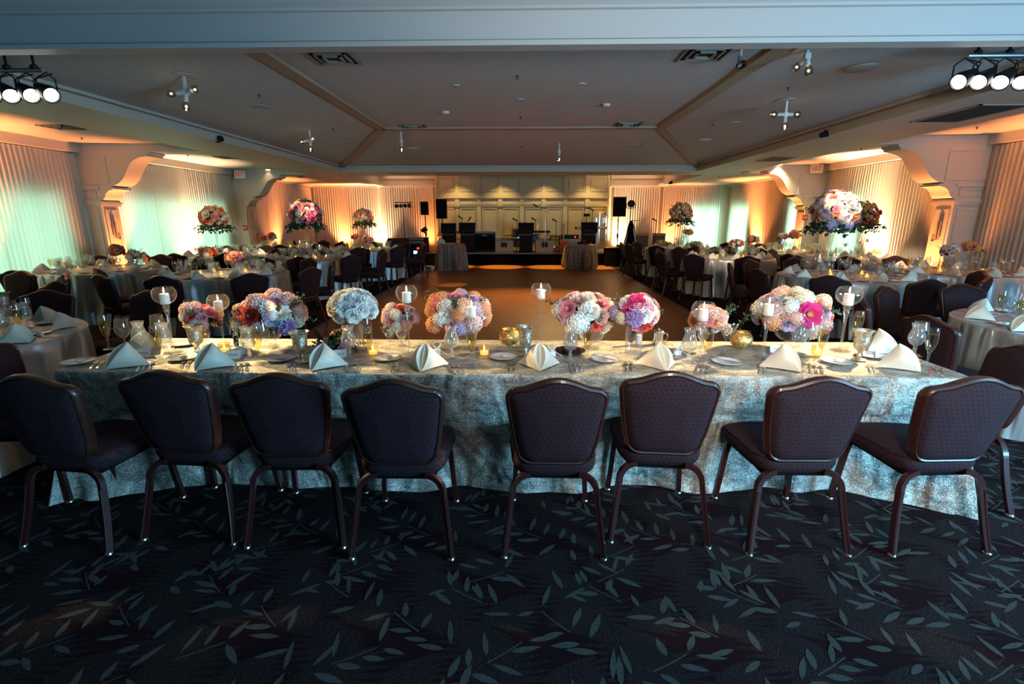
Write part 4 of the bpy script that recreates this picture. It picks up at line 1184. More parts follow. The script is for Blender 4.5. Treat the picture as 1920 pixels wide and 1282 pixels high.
bq(661, 577, p.y, 98, 70, 'flower_bouquet', 'domed bouquet of white roses in a clear cylinder vase', [('rose', 'white', 4), ('rose', 'cream', 1), ('peony', 'white', 1)],
   [('rose', 'white', -.45, .4, 1.05), ('rose', 'white', -.1, .1, 1.05), ('rose', 'lilac', .28, .3, .7), ('rose', 'white', .3, -.3, 1.1), ('rose', 'white', .65, .05, 1.05), ('rose', 'white', 0, .7, 1.), ('rose', 'blush', -.75, -.05, .8), ('rose', 'cream', -.4, -.4, 1.0), ('rose', 'white', .35, .65, 1.)], 44, 33, leaves=1)
p = vase(CRYSTAL_VASE, (754, 648), 'cut crystal goblet used as vase under the small lilac posy')
bq(751, 597, p.y+.07, 72, 52, 'flower_posy', 'small round posy of lilac and pink roses with white hydrangea beside the nuts', [('hydrangea', 'white', 2), ('rose', 'lilac', 2), ('rose', 'pink', 1.5), ('hydrangea', 'blush', 2)],
   [('rose', 'pink', -.35, .0, .9), ('rose', 'lilac', .35, .1, .9), ('hydrangea', 'cream', -.1, .5, .9), ('rose', 'coral', .1, .85, .9), ('hydrangea', 'white', .0, -.4, .9), ('leaf', 'euca', .7, -.4, .9), ('hydrangea', 'blush', -.7, .2, .7)], 18, 34, size=.88, leaves=6)
p = vase(BOWL_VASE, (872, 652), 'footed glass bowl vase under the bouquet with a low coral rose', 'vase', 1.05)
bq(860, 589, p.y, 130, 92, 'flower_bouquet', 'wide bouquet with white rose, low coral rose and peach hydrangeas, left of centre', [('hydrangea', 'peach', 2), ('hydrangea', 'white', 2), ('rose', 'lilac', 1), ('stephanotis', 'white', 1.5), ('hydrangea', 'blush', 2)],
   [('rose', 'coral', -.22, -.32, 1.1), ('peony', 'white', -.25, .2, 1.15), ('peony', 'pink', -.6, .55, 1.1), ('hydrangea', 'peach', .1, .15, .9), ('hydrangea', 'lilac', .12, -.4, 1.0), ('hydrangea', 'blush', .55, -.2, 1.2), ('hydrangea', 'lilac', .6, .35, 1.), ('hydrangea', 'peach', -.75, -.35, 1.05), ('rose', 'pink', -.05, .9, 1.), ('hydrangea', 'white', -.5, -.05, .9), ('leaf', 'euca', -.1, .75, 1.4), ('leaf', 'euca', .3, .85, 1.5), ('hydrangea', 'blush', .3, .55, 1.0), ('stephanotis', 'white', .9, .05, 1.1)], 36, 35, leaves=12)
p = vase(BOWL_VASE, (1108, 652), 'footed glass bowl vase under the bouquet with pale hydrangea', 'vase', 1.05)
bq(1094, 587, p.y, 124, 86, 'flower_bouquet', 'wide bouquet with pale hydrangea, blush peonies and one low coral rose, right of centre', [('peony', 'blush', 2), ('rose', 'blush', 1.5), ('stephanotis', 'white', 1.5), ('hydrangea', 'white', 1), ('rose', 'lilac', 1)],
   [('hydrangea', 'white', -.25, -.28, 1.35), ('peony', 'pink', -.62, .35, 1.1), ('peony', 'white', .12, .32, 1.2), ('peony', 'cream', .05, .8, 1.1), ('rose', 'coral', .42, -.38, 1.05), ('rose', 'blush', .55, .05, 1.1), ('peony', 'cream', .75, -.55, 1.1), ('rose', 'lilac', -.6, -.1, .9), ('peony', 'blush', -.25, .75, 1.1), ('stephanotis', 'white', -.15, .35, 1.2), ('peony', 'pink', .6, .55, .8), ('leaf', 'euca', .35, .4, 1.3)], 34, 36, leaves=10)
p = vase(CYL_VASE, (1187, 662), 'clear cylinder vase holding the hand-tied bouquet with dark wrapped stems', 'vase', 1.05)
o = bq(1195, 586, p.y, 88, 74, 'hand_tied_bouquet', 'hand-tied bouquet with purple carnation, hot pink peony and coral rose in a cylinder', [('rose', 'pink', 2), ('stephanotis', 'white', 2), ('rose', 'white', 1), ('hydrangea', 'lilac', 1), ('rose', 'blush', 1)],
   [('carnation', 'lav', -.32, -.12, 1.25), ('peony', 'hot', -.2, .72, 1.0), ('rose', 'coral', .3, -.62, 1.05), ('rose', 'pink', -.15, -.65, .9), ('rose', 'white', .2, .05, 1.05), ('rose', 'pink', .3, .4, .9), ('stephanotis', 'white', -.15, .42, 1.5), ('stephanotis', 'white', .65, .3, 1.5), ('stephanotis', 'white', -.3, .5, 1.4), ('rose', 'hot', -.65, .35, .8), ('rose', 'blush', .62, -.2, .9), ('hydrangea', 'cream', -.85, -.2, .8)], 32, 37, leaves=10)
m = MB(); m.tube([(0, 0, -.05), (-.012, 0, -.11), (-.030, 0, -.185)], [.018, .013, .012], 12); link('wrapped_stems', m.mesh('wrapped_stems', 'dark_stem_wrap'), o)['label'] = 'dark ribbon wrapped stems'
p = vase(CRYSTAL_VASE, (1316, 651), 'cut crystal goblet used as vase under the peach posy')
bq(1328, 599, p.y, 74, 52, 'flower_posy', 'small peach and blush rose posy beside a globe candle and nuts', [('rose', 'blush', 3), ('rose', 'peach', 1), ('hydrangea', 'blush', 2)],
   [('rose', 'peach', .15, .0, .9), ('rose', 'blush', .5, .15, .9), ('rose', 'pink', -.3, .1, .9), ('hydrangea', 'blush', .6, .45, .8), ('leaf', 'euca', -.1, -.4, 1.), ('rose', 'blush', -.6, -.4, .9), ('rose', 'blush', .3, -.5, .9)], 18, 38, size=.9, leaves=6)
p = vase(BOWL_VASE, (1476, 650), 'footed glass bowl vase under the bouquet with a hot pink peony', 'vase', 1.2)
bq(1482, 587, p.y, 158, 90, 'flower_bouquet', 'wide bouquet around one open hot-pink peony with yellow stamens', [('hydrangea', 'blush', 3), ('rose', 'lilac', 2), ('stephanotis', 'white', 2), ('hydrangea', 'cream', 2), ('peony', 'blush', 1)],
   [('open_peony', 'hot', .07, .18, 1.35), ('rose', 'lilac', -.35, -.3, 1.15), ('hydrangea', 'peach', -.72, -.25, 1.1), ('hydrangea', 'blush', -.75, .15, .9), ('hydrangea', 'cream', .35, -.55, 1.2), ('hydrangea', 'blush', .55, -.35, 1.15), ('stephanotis', 'white', .42, .1, 1.7), ('stephanotis', 'white', .38, -.1, 1.5), ('rose', 'lilac', .6, .1, 1.), ('hydrangea', 'cream', .05, .8, 1.2), ('peony', 'blush', .55, .5, 1.1), ('rose', 'coral', .85, -.2, .9), ('stephanotis', 'green', .0, -.6, 1.5), ('leaf', 'euca', -.15, -.5, 1.5), ('leaf', 'euca', .1, -.25, 1.3), ('hydrangea', 'blush', -.22, .0, .9), ('stephanotis', 'cream', -.35, .75, 1.5), ('hydrangea', 'white', -.35, .5, 1.)], 38, 39, leaves=12)
p = T(622, 662); o = bouquet('lying_bouquet', p+Vector((.01, .04, .052)), (.115, .085, .052), [('sprig', 'dark', 3), ('leaf', 'leaf', 2), ('bud', 'pink', 1)],
   [('rose', 'pink', -.6, .1, .7), ('rose', 'pink', .75, .1, .8), ('rose', 'peach', .4, .6, .6), ('rose', 'pink', .6, -.3, .8), ('rose', 'blush', -.3, .7, .5), ('sprig', 'leaf', -.2, 0, 1.5), ('sprig', 'dark', .1, -.2, 1.5), ('sprig', 'leaf', .2, .3, 1.4)], 26, seed=40, leaves=16, core='dark', size=.85, leafcol=('leaf', 'dark'))
tag(o, 'leafy pink bouquet lying on its side behind a napkin, stems towards the left', 'flowers')
m = MB(); r = random.Random(6)
for i in range(9): m.tube([(-.06, -.02, -.01), (-.12+r.uniform(-.01, .01), -.09+r.uniform(-.02, .02), -.035), (-.17+r.uniform(-.02, .02), -.15+r.uniform(-.03, .03), -.045+r.uniform(0, .012))], .0035, 5)
link('stems', m.mesh('stems', 'stem_green'), o)

# ================================================================ ROUND TABLES
def round_cloth(seed, R=.915):
    m = MB(); r = random.Random(seed); n = 150; NV = 12
    ph = [r.uniform(0, 6.28) for _ in range(6)]; k1, k2, k3 = 13+seed % 3, 19+seed % 4, 7
    vs = []; rows = [(R-.03, TZ-.002), (R-.008, TZ-.003), (R, TZ-.012)]
    for q, z in rows:
        for i in range(n): a = 2*PI*i/n; vs.append((q*cos(a), q*sin(a), z))
    for j in range(1, NV+1):
        s = j/NV; z = (TZ-.012)*(1-s)+.003
        for i in range(n):
            a = 2*PI*i/n
            f = .5*sin(k1*a+ph[0]+.8*sin(3*a+ph[3]))+.3*sin(k2*a+ph[1])+.25*sin(k3*a+ph[2]); f = f if f > -.55 else -.55
            q = R+.008*s+math.copysign(abs(f)**1.25, f)*.105*s**.40+.020*max(0, s-.75)/.25*(1+.5*sin(k3*a))
            vs.append((q*cos(a), q*sin(a), z))
    rr = len(rows)+NV
    fs = [(b*n+k, (b+1)*n+k, (b+1)*n+(k+1) % n, b*n+(k+1) % n) for b in range(rr-1) for k in range(n)]; fs.append(tuple(range(n)))
    m.add(vs, fs); return m.mesh('tablecloth', 'satin_cloth', True, 70)
CLOTHS = [round_cloth(s) for s in (1, 2, 3)]
# key: (x, y, first chair angle in degrees, where-phrase)
TAB = {
 'a': (-4.16, 3.20, 35, 'at the table left of the head table'),
 'b': (4.44, 3.85, 190, 'at the table right of the head table'),
 'c': (-4.55, 7.45, -84, "at the table by the dance floor's left"),
 'd': (4.68, 7.40, -92, 'at the table under the biggest flower ball'),
 'e': (-6.95, 8.05, -50, 'at the table before the left pillar'),
 'f': (6.72, 8.00, -95, 'at the table before the right pillar'),
 'g': (-4.52, 10.55, -75, 'at the table under the rose-pink ball'),
 'h': (4.38, 11.0, -100, 'at the table right of the dance floor'),
 'i': (-4.25, 13.6, -80, 'at the table by the light stand'),
 'j': (4.30, 14.4, -90, "at the table by the stage's right"),
 'k': (-6.85, 11.4, -60, 'at the table by the left windows'),
 'l': (6.66, 10.7, -85, 'at the table under the orange ball'),
 'm': (-6.95, 14.7, -72, 'at the farthest left table'),
 'n': (6.66, 12.85, -85, 'at the farthest right table'),
 'o': (-6.75, 4.95, -20, 'at the table cut by the left edge'),
}
SKIP = {('b', 1), ('b', 2)}; PLACED = [Vector((2.60, 2.78, 0)), Vector((-2.82, 2.66, 0))]
BENT = {}
for key, (tx, ty, a0, wh) in TAB.items():
    wt = wh
    r = random.Random(ord(key))
    o = link('tablecloth', CLOTHS[ord(key) % 3], None, (tx, ty, 0), (0, 0, r.uniform(0, 6)))
    tag(o, 'floor-length silver satin tablecloth '+wt, 'tablecloth', 'round satin tablecloths')
    far = ty > 9.5
    for k in range(10):
        a = math.radians(a0+36*k); d = Vector((cos(a), sin(a), 0)); tg = Vector((-sin(a), cos(a), 0)); c = Vector((tx, ty, 0))
        # chair
        p = c+d*(.915+.34+r.uniform(-.03, .05))
        if (key, k) not in SKIP and inframe(p+d*.25+Vector((0, 0, .8)), 40) and not (p.x < XL+.75 or p.x > XR-.75):
            bad = (HX0-.30 < p.x < HX1+.45 and p.y < HY1+.45)
            for k2, (x2, y2, *_q) in TAB.items():
                if k2 != key and (Vector((x2, y2, 0))-p).length < .915+.42: bad = True
            if any((p-z).length < .56 for z in PLACED): bad = True
            if not bad: PLACED.append(p.copy()); reg(CHAIR.spawn(p, a+PI/2+r.uniform(-.10, .10)), 'dark banquet chair', wh, 'chair', 'banquet chairs at the round tables')
        # place setting
        q = c+d*.70; q.z = TZ
        if not inframe(q, 10): continue
        jt = lambda s=.012: Vector((r.uniform(-s, s), r.uniform(-s, s), 0))
        reg(NAPKIN.spawn(c+d*.775+Vector((0, 0, TZ))+jt(), a+PI/2+r.uniform(-.35, .35), .98), 'folded satin napkin', wt, 'napkin', 'napkins on the round tables')
        reg(PLATE.spawn(c+d*.66-tg*.185+Vector((0, 0, TZ))+jt(), 0), 'white bread plate', wt, 'plate', 'bread plates on the round tables')
        if ty < 9: reg(BUTTER.spawn(c+d*.66-tg*.185+Vector((0, 0, TZ+.004)), a), 'butter curl on plate', wt, 'butter', 'butter on the round tables')
        reg(GOBLET.spawn(c+d*.545+tg*.09+Vector((0, 0, TZ))+jt(), 0), 'water goblet', wt, 'glass', 'water goblets on the round tables')
        reg(FLUTE.spawn(c+d*.565+tg*.19+Vector((0, 0, TZ))+jt(), 0), 'champagne flute', wt, 'glass', 'champagne flutes on the round tables')
        reg(WINE.spawn(c+d*.475+tg*.145+Vector((0, 0, TZ))+jt(), 0), 'wine glass', wt, 'glass', 'wine glasses on the round tables')
        if not far and ty < 8:
            reg(FORK.spawn(c+d*.78-tg*.145+Vector((0, 0, TZ)), a+PI/2), 'silver fork', wt, 'cutlery', 'forks on the round tables')
            reg(KNIFE.spawn(c+d*.78+tg*.145+Vector((0, 0, TZ)), a+PI/2), 'silver table knife', wt, 'cutlery', 'knives on the round tables')
            reg(SPOON.spawn(c+d*.78+tg*.172+Vector((0, 0, TZ)), a+PI/2), 'silver teaspoon', wt, 'cutlery', 'spoons on the round tables')
    for k in range(4):
        a = r.uniform(0, 1)+PI/2*k; q = Vector((tx+.30*cos(a), ty+.30*sin(a), TZ))
        if not inframe(q, 5): continue
        reg(VOTIVE.spawn(q, 0), 'amber votive cup', wt, 'votive holder', 'votives on the round tables')
        reg(TEALIGHT.spawn(q+Vector((0, 0, .0115)), 0, 1.15), 'tealight in amber votive', wt, 'candle', 'tealights on the round tables')
# tall flower balls
WARM = [('rose', 'peach', 3), ('rose', 'cream', 2), ('hydrangea', 'peach', 2), ('rose', 'coral', 1.2), ('rose', 'pink', 1.5), ('hydrangea', 'cream', 2), ('carnation', 'yellow', 1)]
PURP = [('rose', 'blush', 2.5), ('hydrangea', 'lilac', 1.3), ('carnation', 'lav', .8), ('rose', 'orange', 1.3), ('rose', 'rosep', 2.2), ('hydrangea', 'blush', 1.5), ('peony', 'blush', 1), ('rose', 'cream', 1.5)]
ROSEP = [('rose', 'rosep', 2.5), ('peony', 'hot', .8), ('rose', 'orange', 1.5), ('hydrangea', 'cream', 2.5), ('rose', 'pink', 2), ('carnation', 'yellow', 1.2)]
def ball(u, v, key, wpx, pal, n, seed, lab, heroes=(), dy=0., size=1.02):
    tx, ty = TAB[key][:2]; Y = ty+dy
    c = at_y(u, v, Y); k = Vector((c.x, c.y, c.z-EYE)).dot(_F)/F_PX; R = wpx*k/2*.88
    zt = c.z-R*.86-TZ
    if math.hypot(c.x-tx, c.y-ty) > .72: print('BALL OFF', key, c, tx, ty)
    tag(TALL_VASE.spawn((c.x, c.y, TZ), 0, (1, 1, zt/.60)), 'trumpet vase under the '+lab.split(',')[0], 'vase', 'tall trumpet vases')
    o = bouquet('tall_flower_ball', c, (R, R, R*.92), pal, heroes, n, seed=seed, leaves=14, hang=26, size=size, low=-.75)
    tag(o, f'{lab}, dark leaves hanging below', 'flowers', 'tall flower balls')
ball(1566, 396, 'd', 92, PURP, 150, 51, 'big flower ball with white peonies and lilac, nearest on the right', [('peony', 'white', .1, .35, 1.5), ('peony', 'white', .4, .1, 1.4), ('peony', 'white', -.25, .55, 1.3), ('peony', 'cream', .3, .6, 1.3), ('rose', 'orange', .45, -.25, 1.5), ('rose', 'cream', .0, -.35, 1.6), ('hydrangea', 'lilac', .2, -.7, 1.7), ('hydrangea', 'lilac', -.45, -.65, 1.6), ('rose', 'coral', -.5, .6, 1.4)], .1)
ball(1615, 404, 'l', 66, [('rose', 'orange', 3), ('rose', 'coral', 1.5), ('carnation', 'yellow', 2), ('rose', 'rosep', 1.5), ('rose', 'blush', 1)], 100, 52, 'orange and pink flower ball behind the biggest one on the right', [('rose', 'hot', .8, .2, 1.5)], -.1)
ball(401, 409, 'k', 55, WARM, 105, 53, 'peach and cream flower ball before the left windows', [('peony', 'cream', 0, .3, 1.7), ('rose', 'pink', -.55, -.05, 1.5)])
ball(573, 402, 'g', 66, ROSEP, 120, 54, 'rose-pink and cream flower ball left of the stage corner', [('peony', 'pink', -.05, .5, 1.8), ('peony', 'rosep', -.4, 0, 1.7), ('peony', 'cream', 0, .05, 1.4), ('peony', 'cream', -.05, -.45, 1.5), ('rose', 'rosep', .75, .1, 1.5)])
ball(681, 407, 'i', 37, WARM, 80, 55, 'smaller peach flower ball nearest the light bar')
ball(1277, 399, 'j', 46, WARM, 90, 56, 'peach flower ball on the right near the stage', [('peony', 'blush', .1, .2, 1.6)])
# low flowers
def low(u, v, key, wpx, hpx, pal, n, seed, lab, dy=0., size=1., heroes=(), stem=True):
    tx, ty = TAB[key][:2]; Y = ty+dy; c = at_y(u, v, Y); k = Vector((c.x, c.y, c.z-EYE)).dot(_F)/F_PX
    rx, rz = wpx*k/2*.84, hpx*k/2*.86
    zt = max(.05, c.z-rz*.75-TZ)
    if math.hypot(c.x-tx, c.y-ty) > .75: print('LOW OFF', key, u, c.x-tx, c.y-ty)
    tag(CRYSTAL_VASE.spawn((c.x, c.y, TZ), 0, (1.2, 1.2, zt/.115)), 'glass vase under the '+lab.split(',')[0], 'vase', 'low vases on the round tables')
    o = bouquet('flower_posy', c, (rx, rx, rz), pal, heroes, n, seed=seed, leaves=5, size=size, low=-.4)
    tag(o, lab, 'flowers', 'low posies on the round tables')
CORAL = [('rose', 'coral', 2), ('rose', 'orange', 1), ('rose', 'peach', 2), ('rose', 'rosep', 1.5), ('hydrangea', 'cream', 1)]
low(391, 474, 'c', 31, 22, CORAL, 22, 61, 'coral and cream posy, left one on the table by the dance floor corner', .05)
low(438, 483, 'c', 33, 24, [('rose', 'rosep', 3), ('rose', 'coral', 1.5), ('rose', 'peach', 1), ('rose', 'lilac', 1)], 22, 62, 'dusky pink posy, right one on the table by the dance floor corner', -.3)
low(219, 471, 'e', 27, 27, CORAL, 20, 63, 'orange posy standing taller, before the first left pillar', -.05)
low(251, 479, 'e', 26, 19, CORAL, 18, 64, 'low orange posy right of the taller one before the left pillar', -.1)
low(1781, 471, 'f', 33, 28, [('rose', 'peach', 2), ('rose', 'cream', 2), ('rose', 'rosep', 1), ('hydrangea', 'lilac', 1)], 22, 65, 'peach and mauve posy before the first right pillar', -.05, 1., [('rose', 'orange', 0, -.2, 1)])
low(1821, 464, 'f', 31, 20, [('rose', 'pink', 2), ('rose', 'peach', 2), ('rose', 'orange', 1), ('carnation', 'yellow', 1)], 20, 66, 'pink and yellow posy right of the mauve one, by the right pillar', .15)
c = at_z(12, 588, TZ)
tag(MERC.spawn(c, 0, 1.1), 'mercury glass votive at the left edge of the photo', 'votive holder')
tag(CRYSTAL_VASE.spawn((-4.30, 3.55, TZ), 0, (1.2, 1.2, 1.)), 'cut glass vase under the mauve posy at the left edge', 'vase')
o = bouquet('flower_posy', (-4.30, 3.55, TZ+.17), (.15, .15, .09), [('hydrangea', 'peach', 2), ('rose', 'rosep', 1.5), ('hydrangea', 'lav', 1)], (), 26, seed=67, leaves=6)
tag(o, 'mauve and peach posy cut by the left edge of the photo', 'flowers')
low(492, 447, 'm', 15, 12, CORAL, 14, 68, 'small coral posy on the farthest left table', -.2, 1.3)
low(510, 445, 'm', 16, 20, [('rose', 'blush', 2), ('rose', 'cream', 2), ('rose', 'coral', 1)], 16, 69, 'small blush posy, taller, on the farthest left table', 0, 1.3)
low(1381, 457, 'h', 30, 18, CORAL, 20, 70, 'wide coral posy on the right table beside the dance floor', -.1)
low(1411, 450, 'h', 22, 16, CORAL, 16, 71, 'round dusky posy right of the wide coral one', .15)
low(1469, 443, 'n', 15, 11, CORAL, 14, 72, 'small orange posy, left one on the farthest right table', -.1, 1.3)
low(1489, 441, 'n', 19, 20, CORAL, 16, 73, 'small orange posy, right one on the farthest right table', 0, 1.3)
low(667, 445, 'i', 18, 10, CORAL, 12, 74, 'small coral posy on the far left table by the speakers', -.2, 1.1)
low(690, 450, 'i', 22, 12, CORAL, 14, 75, 'flat dark coral posy on the far left table by the speakers', -.4, 1.1)
low(1290, 436, 'j', 16, 11, WARM, 12, 76, 'small pale posy on the far right table beside the stage', .1, 1.2)
# globe holders on the round tables
gi = 0
for u, v, key, dy in ((1537, 482, 'd', -.1), (1564, 481, 'd', -.2), (1599, 471, 'd', .1), (1586, 456, 'l', 0), (1612, 452, 'l', .1), (1627, 447, 'l', .2), (575, 458, 'g', -.2), (599, 462, 'g', -.3), (562, 455, 'g', .1), (1283, 441, 'j', 0), (683, 444, 'i', .15), (1268, 445, 'j', -.2)):
    tx, ty = TAB[key][:2]; c = at_y(u, v, ty+dy); h = min(.46, max(.26, round((c.z+.05-TZ)/.02)*.02))
    if math.hypot(c.x-tx, c.y-ty) > .8: print('GLOBE OFF', key, u, c.x-tx, c.y-ty)
    if h not in HK: HK[h] = make_holder(h, 'candle_holder')
    wt = TAB[key][3]
    reg(HK[h].spawn((c.x, c.y, TZ), 0), 'stemmed globe candle holder', wt, 'candle holder', 'globe holders on the round tables')
    reg(CANDLE.spawn((c.x, c.y, TZ+HK[h].floor+.002), 0), 'pillar candle in globe', wt, 'candle', 'pillar candles on the round tables')
# ================================================================ STAGE END
YS = 17.4; ZS = .42
def part(name, mb, mat, parent, smooth=True, angle=40, label=None):
    o = link(name, mb.mesh(name, mat, smooth, angle), parent)
    if label: o['label'] = label
    return o
def root(name, loc, label, cat, group=None, rz=0): return tag(link(name, None, None, loc, (0, 0, rz)), label, cat, group)
def px(u, v, Y): return at_y(u, v, Y)
# platform
sg = root('stage', (0, 18.6, 0), 'low black-skirted band stage in front of the panelled wall', 'stage')
m = MB(); m.bb(-3.25, 3.45, YS-18.6, 19.9-18.6, ZS-.04, ZS); part('stage_deck', m, 'stage_top', sg, False)
m = MB(); m.grid(lambda u, v: Vector((-3.25+6.7*u, YS-18.6-.02+.018*sin(u*330), .005+(ZS-.045)*v)), 420, 1); m.bb(-3.23, -3.21, -1.1, 1.2, 0, ZS-.05); m.bb(3.41, 3.43, -1.1, 1.2, 0, ZS-.05)
part('stage_skirt', m, 'black_cloth', sg)
# music-stand fronts
def podium(u0, u1, vt, vb, Y, lab, zb=ZS):
    a, b = px(u0, vt, Y), px(u1, vt, Y); w = b.x-a.x; h = a.z-zb; xc = (a.x+b.x)/2
    o = root('music_stand', (xc, Y, zb), lab, 'music stand', 'black music stand fronts')
    d = MB(); hd = h*.36; M = Matrix.Rotation(-.22, 3, 'X')
    d.prism([(-w/2, -hd/2), (w/2, -hd/2), (w/2*1.04, hd/2), (-w/2*1.04, hd/2)], -.012, .012, 0, Matrix(((1, 0, 0), (0, .22, 1), (0, .97, 0))))
    d2 = part('desk_panel', d, 'podium_face', o, False); d2.location = (0, -.06, h-hd/2)
    f = MB(); f.bb(-w*.43, w*.43, -.01, .01, .0, h*.70); f.bb(-w*.43, -w*.40, 0, .25, 0, h*.66); f.bb(w*.40, w*.43, 0, .25, 0, h*.66); part('front_panel', f, 'podium_face', o, False)
    l = MB(); r = random.Random(int(u0)); z = h*.60; n = 9
    for k in range(n):
        x = -w*.33+w*.66*k/(n-1); hh = .03+.02*r.random()
        l.bb(x-.012, x-.006, -.016, -.011, z-hh/2, z+hh/2); l.bb(x-.006, x+.010, -.016, -.011, z+hh/2*(r.random()-.5)*2-.004, z+.005)
        if r.random() < .6: l.bb(x+.008, x+.013, -.016, -.011, z-hh/2, z+hh*.3)
    part('lettering', l, 'gold_letter', o, False, label='dull gold band lettering')
    s = MB()
    for k in range(5): s.sphere((w*.55*(k-2)/4, -.10, h*.72+.02*abs(k-2)*-1+.03), .010, 6, 4)
    part('ornament', s, 'gold_letter', o)
podium(827, 855, 418, 457, 17.9, 'black music stand front, leftmost, behind the left cocktail table')
podium(861, 891, 417, 476, YS+.12, 'black music stand front right of the left cocktail table')
podium(972, 1001, 417, 476, YS+.12, 'black music stand front between the two grey monitors')
podium(1090, 1120, 416, 476, YS+.12, 'black music stand front behind the right cocktail table')
# loudspeakers on stands
def speaker(u0, u1, v0, v1, Y, lab, zb):
    a, b = px(u0, v0, Y), px(u1, v1, Y); w = b.x-a.x; xc = (a.x+b.x)/2
    o = root('loudspeaker', (xc, Y, b.z), lab, 'loudspeaker', 'black loudspeakers on poles')
    h = a.z-b.z
    m = MB(); m.prism([(-w/2, -.02), (w/2, -.02), (w*.36, .34), (-w*.36, .34)], 0, h); part('cabinet', m, 'black_plastic', o, False)
    m = MB(); m.bb(-w*.46, w*.46, -.035, -.02, .03, h-.03); part('grille', m, 'black_grille', o, False)
    s = root('speaker_stand', (xc, Y+.12, zb), 'black tripod stand under the '+lab, 'stand', 'tripod speaker stands')
    m = MB(); m.cyl((0, 0, .10), (0, 0, b.z-zb+.002), .018, 8); part('pole', m, 'black_plastic', s)
    m = MB(); m.cyl((0, 0, (b.z-zb)*.55), (0, 0, (b.z-zb)*.55+.16), .034, 10); part('collar', m, 'black_plastic', s)
    for k in range(3):
        a2 = .5+2*PI*k/3; m = MB(); m.tube([(0, 0, .55), (.30*cos(a2), .26*sin(a2), .012)], .012, 6); part('leg', m, 'black_plastic', s)
speaker(817, 839, 373, 410, 18.25, 'large loudspeaker above the left music stands', ZS)
speaker(788, 803, 378, 403, 18.6, 'smaller loudspeaker left of the large one', 0)
speaker(1150, 1173, 369, 406, 17.85, 'large loudspeaker beside the right stage end', 0)
# stage light bars
p = px(756, 386, 18.0); zp = p.z
o = root('light_stand', (p.x, 18.0, 0), 'stand with a bar of four par lights left of the loudspeakers', 'light stand')
m = MB(); m.cyl((0, 0, .05), (0, 0, zp-.05), .016, 8); part('pole', m, 'black_plastic', o)
for k in range(3):
    a2 = .3+2*PI*k/3; m = MB(); m.tube([(0, 0, .6), (.45*cos(a2), .3*sin(a2), .012)], .012, 6); part('leg', m, 'black_plastic', o)
m = MB(); m.bb(-.30, .30, -.02, .02, zp+.10, zp+.13); part('crossbar', m, 'black_plastic', o, False)
for k in range(4):
    x = -.225+.15*k; m = MB(); m.lathe([(.0005, -.07), (.05, -.07), (.066, .02), (.066, .07), (.058, .07), (.056, .045), (.0005, .045)], 14, 0, (x, 0, zp), M=Matrix.Rotation(PI/2-.15*(k-1), 3, 'X')); q = part('par_can', m, 'black_plastic', o)
    m = MB(); m.lathe([(.0005, .05), (.054, .05)], 14, 0, (x, 0, zp), M=Matrix.Rotation(PI/2-.15*(k-1), 3, 'X')); part('lens', m, 'crystal', q)
p = px(1183, 382, 18.2)
o = root('light_stand', (p.x, 18.2, 0), 'stand with one round moving light right of the right loudspeaker', 'light stand')
m = MB(); m.cyl((0, 0, .05), (0, 0, p.z-.1), .016, 8); part('pole', m, 'black_plastic', o)
for k in range(3):
    a2 = .9+2*PI*k/3; m = MB(); m.tube([(0, 0, .6), (.4*cos(a2), .3*sin(a2), .012)], .012, 6); part('leg', m, 'black_plastic', o)
m = MB(); m.lathe([(.0005, -.12), (.08, -.11), (.125, -.02), (.125, .09), (.11, .09), (.10, .05), (.0005, .05)], 18, 0, (0, 0, p.z), M=Matrix.Rotation(PI/2, 3, 'X')); q = part('lamp_head', m, 'black_plastic', o)
m = MB(); m.lathe([(.0005, .06), (.098, .06)], 18, 0, (0, 0, p.z), M=Matrix.Rotation(PI/2, 3, 'X')); part('lens', m, 'crystal', q)
m = MB(); m.tube([(-.15, 0, p.z), (-.15, 0, p.z-.13), (0, 0, p.z-.16), (.15, 0, p.z-.13), (.15, 0, p.z)], .012, 6); part('yoke', m, 'black_plastic', o)
# floor monitors
for (u0, u1, v0, v1), d in (((929, 962, 451, 476), 'left of the middle music stand'), ((1005, 1038, 451, 476), 'right of the middle music stand')):
    a, b = px(u0, v0, YS+.1), px(u1, v1, YS+.1); w = b.x-a.x; h = a.z-ZS
    o = root('stage_monitor', ((a.x+b.x)/2, YS+.14, ZS), f'grey carpeted wedge monitor {d}', 'monitor speaker', 'wedge monitors on the stage edge')
    m = MB(); M = Matrix(((0, 0, 1), (1, 0, 0), (0, 1, 0)))
    m.prism([(-.10, 0), (.30, 0), (.34, h*.6), (.10, h), (-.04, h)], -w/2, w/2, 0, M); part('cabinet', m, 'monitor_carpet', o, False)
    for s in (-1, 1):
        m = MB(); m.bb(s*.055-.045, s*.055+.045, -.115, -.085, h*.50, h*.82); m.bb(s*.055-.02, s*.055+.02, -.118, -.09, h*.42, h*.88); part('handle_cup', m, 'black_plastic', o, False)
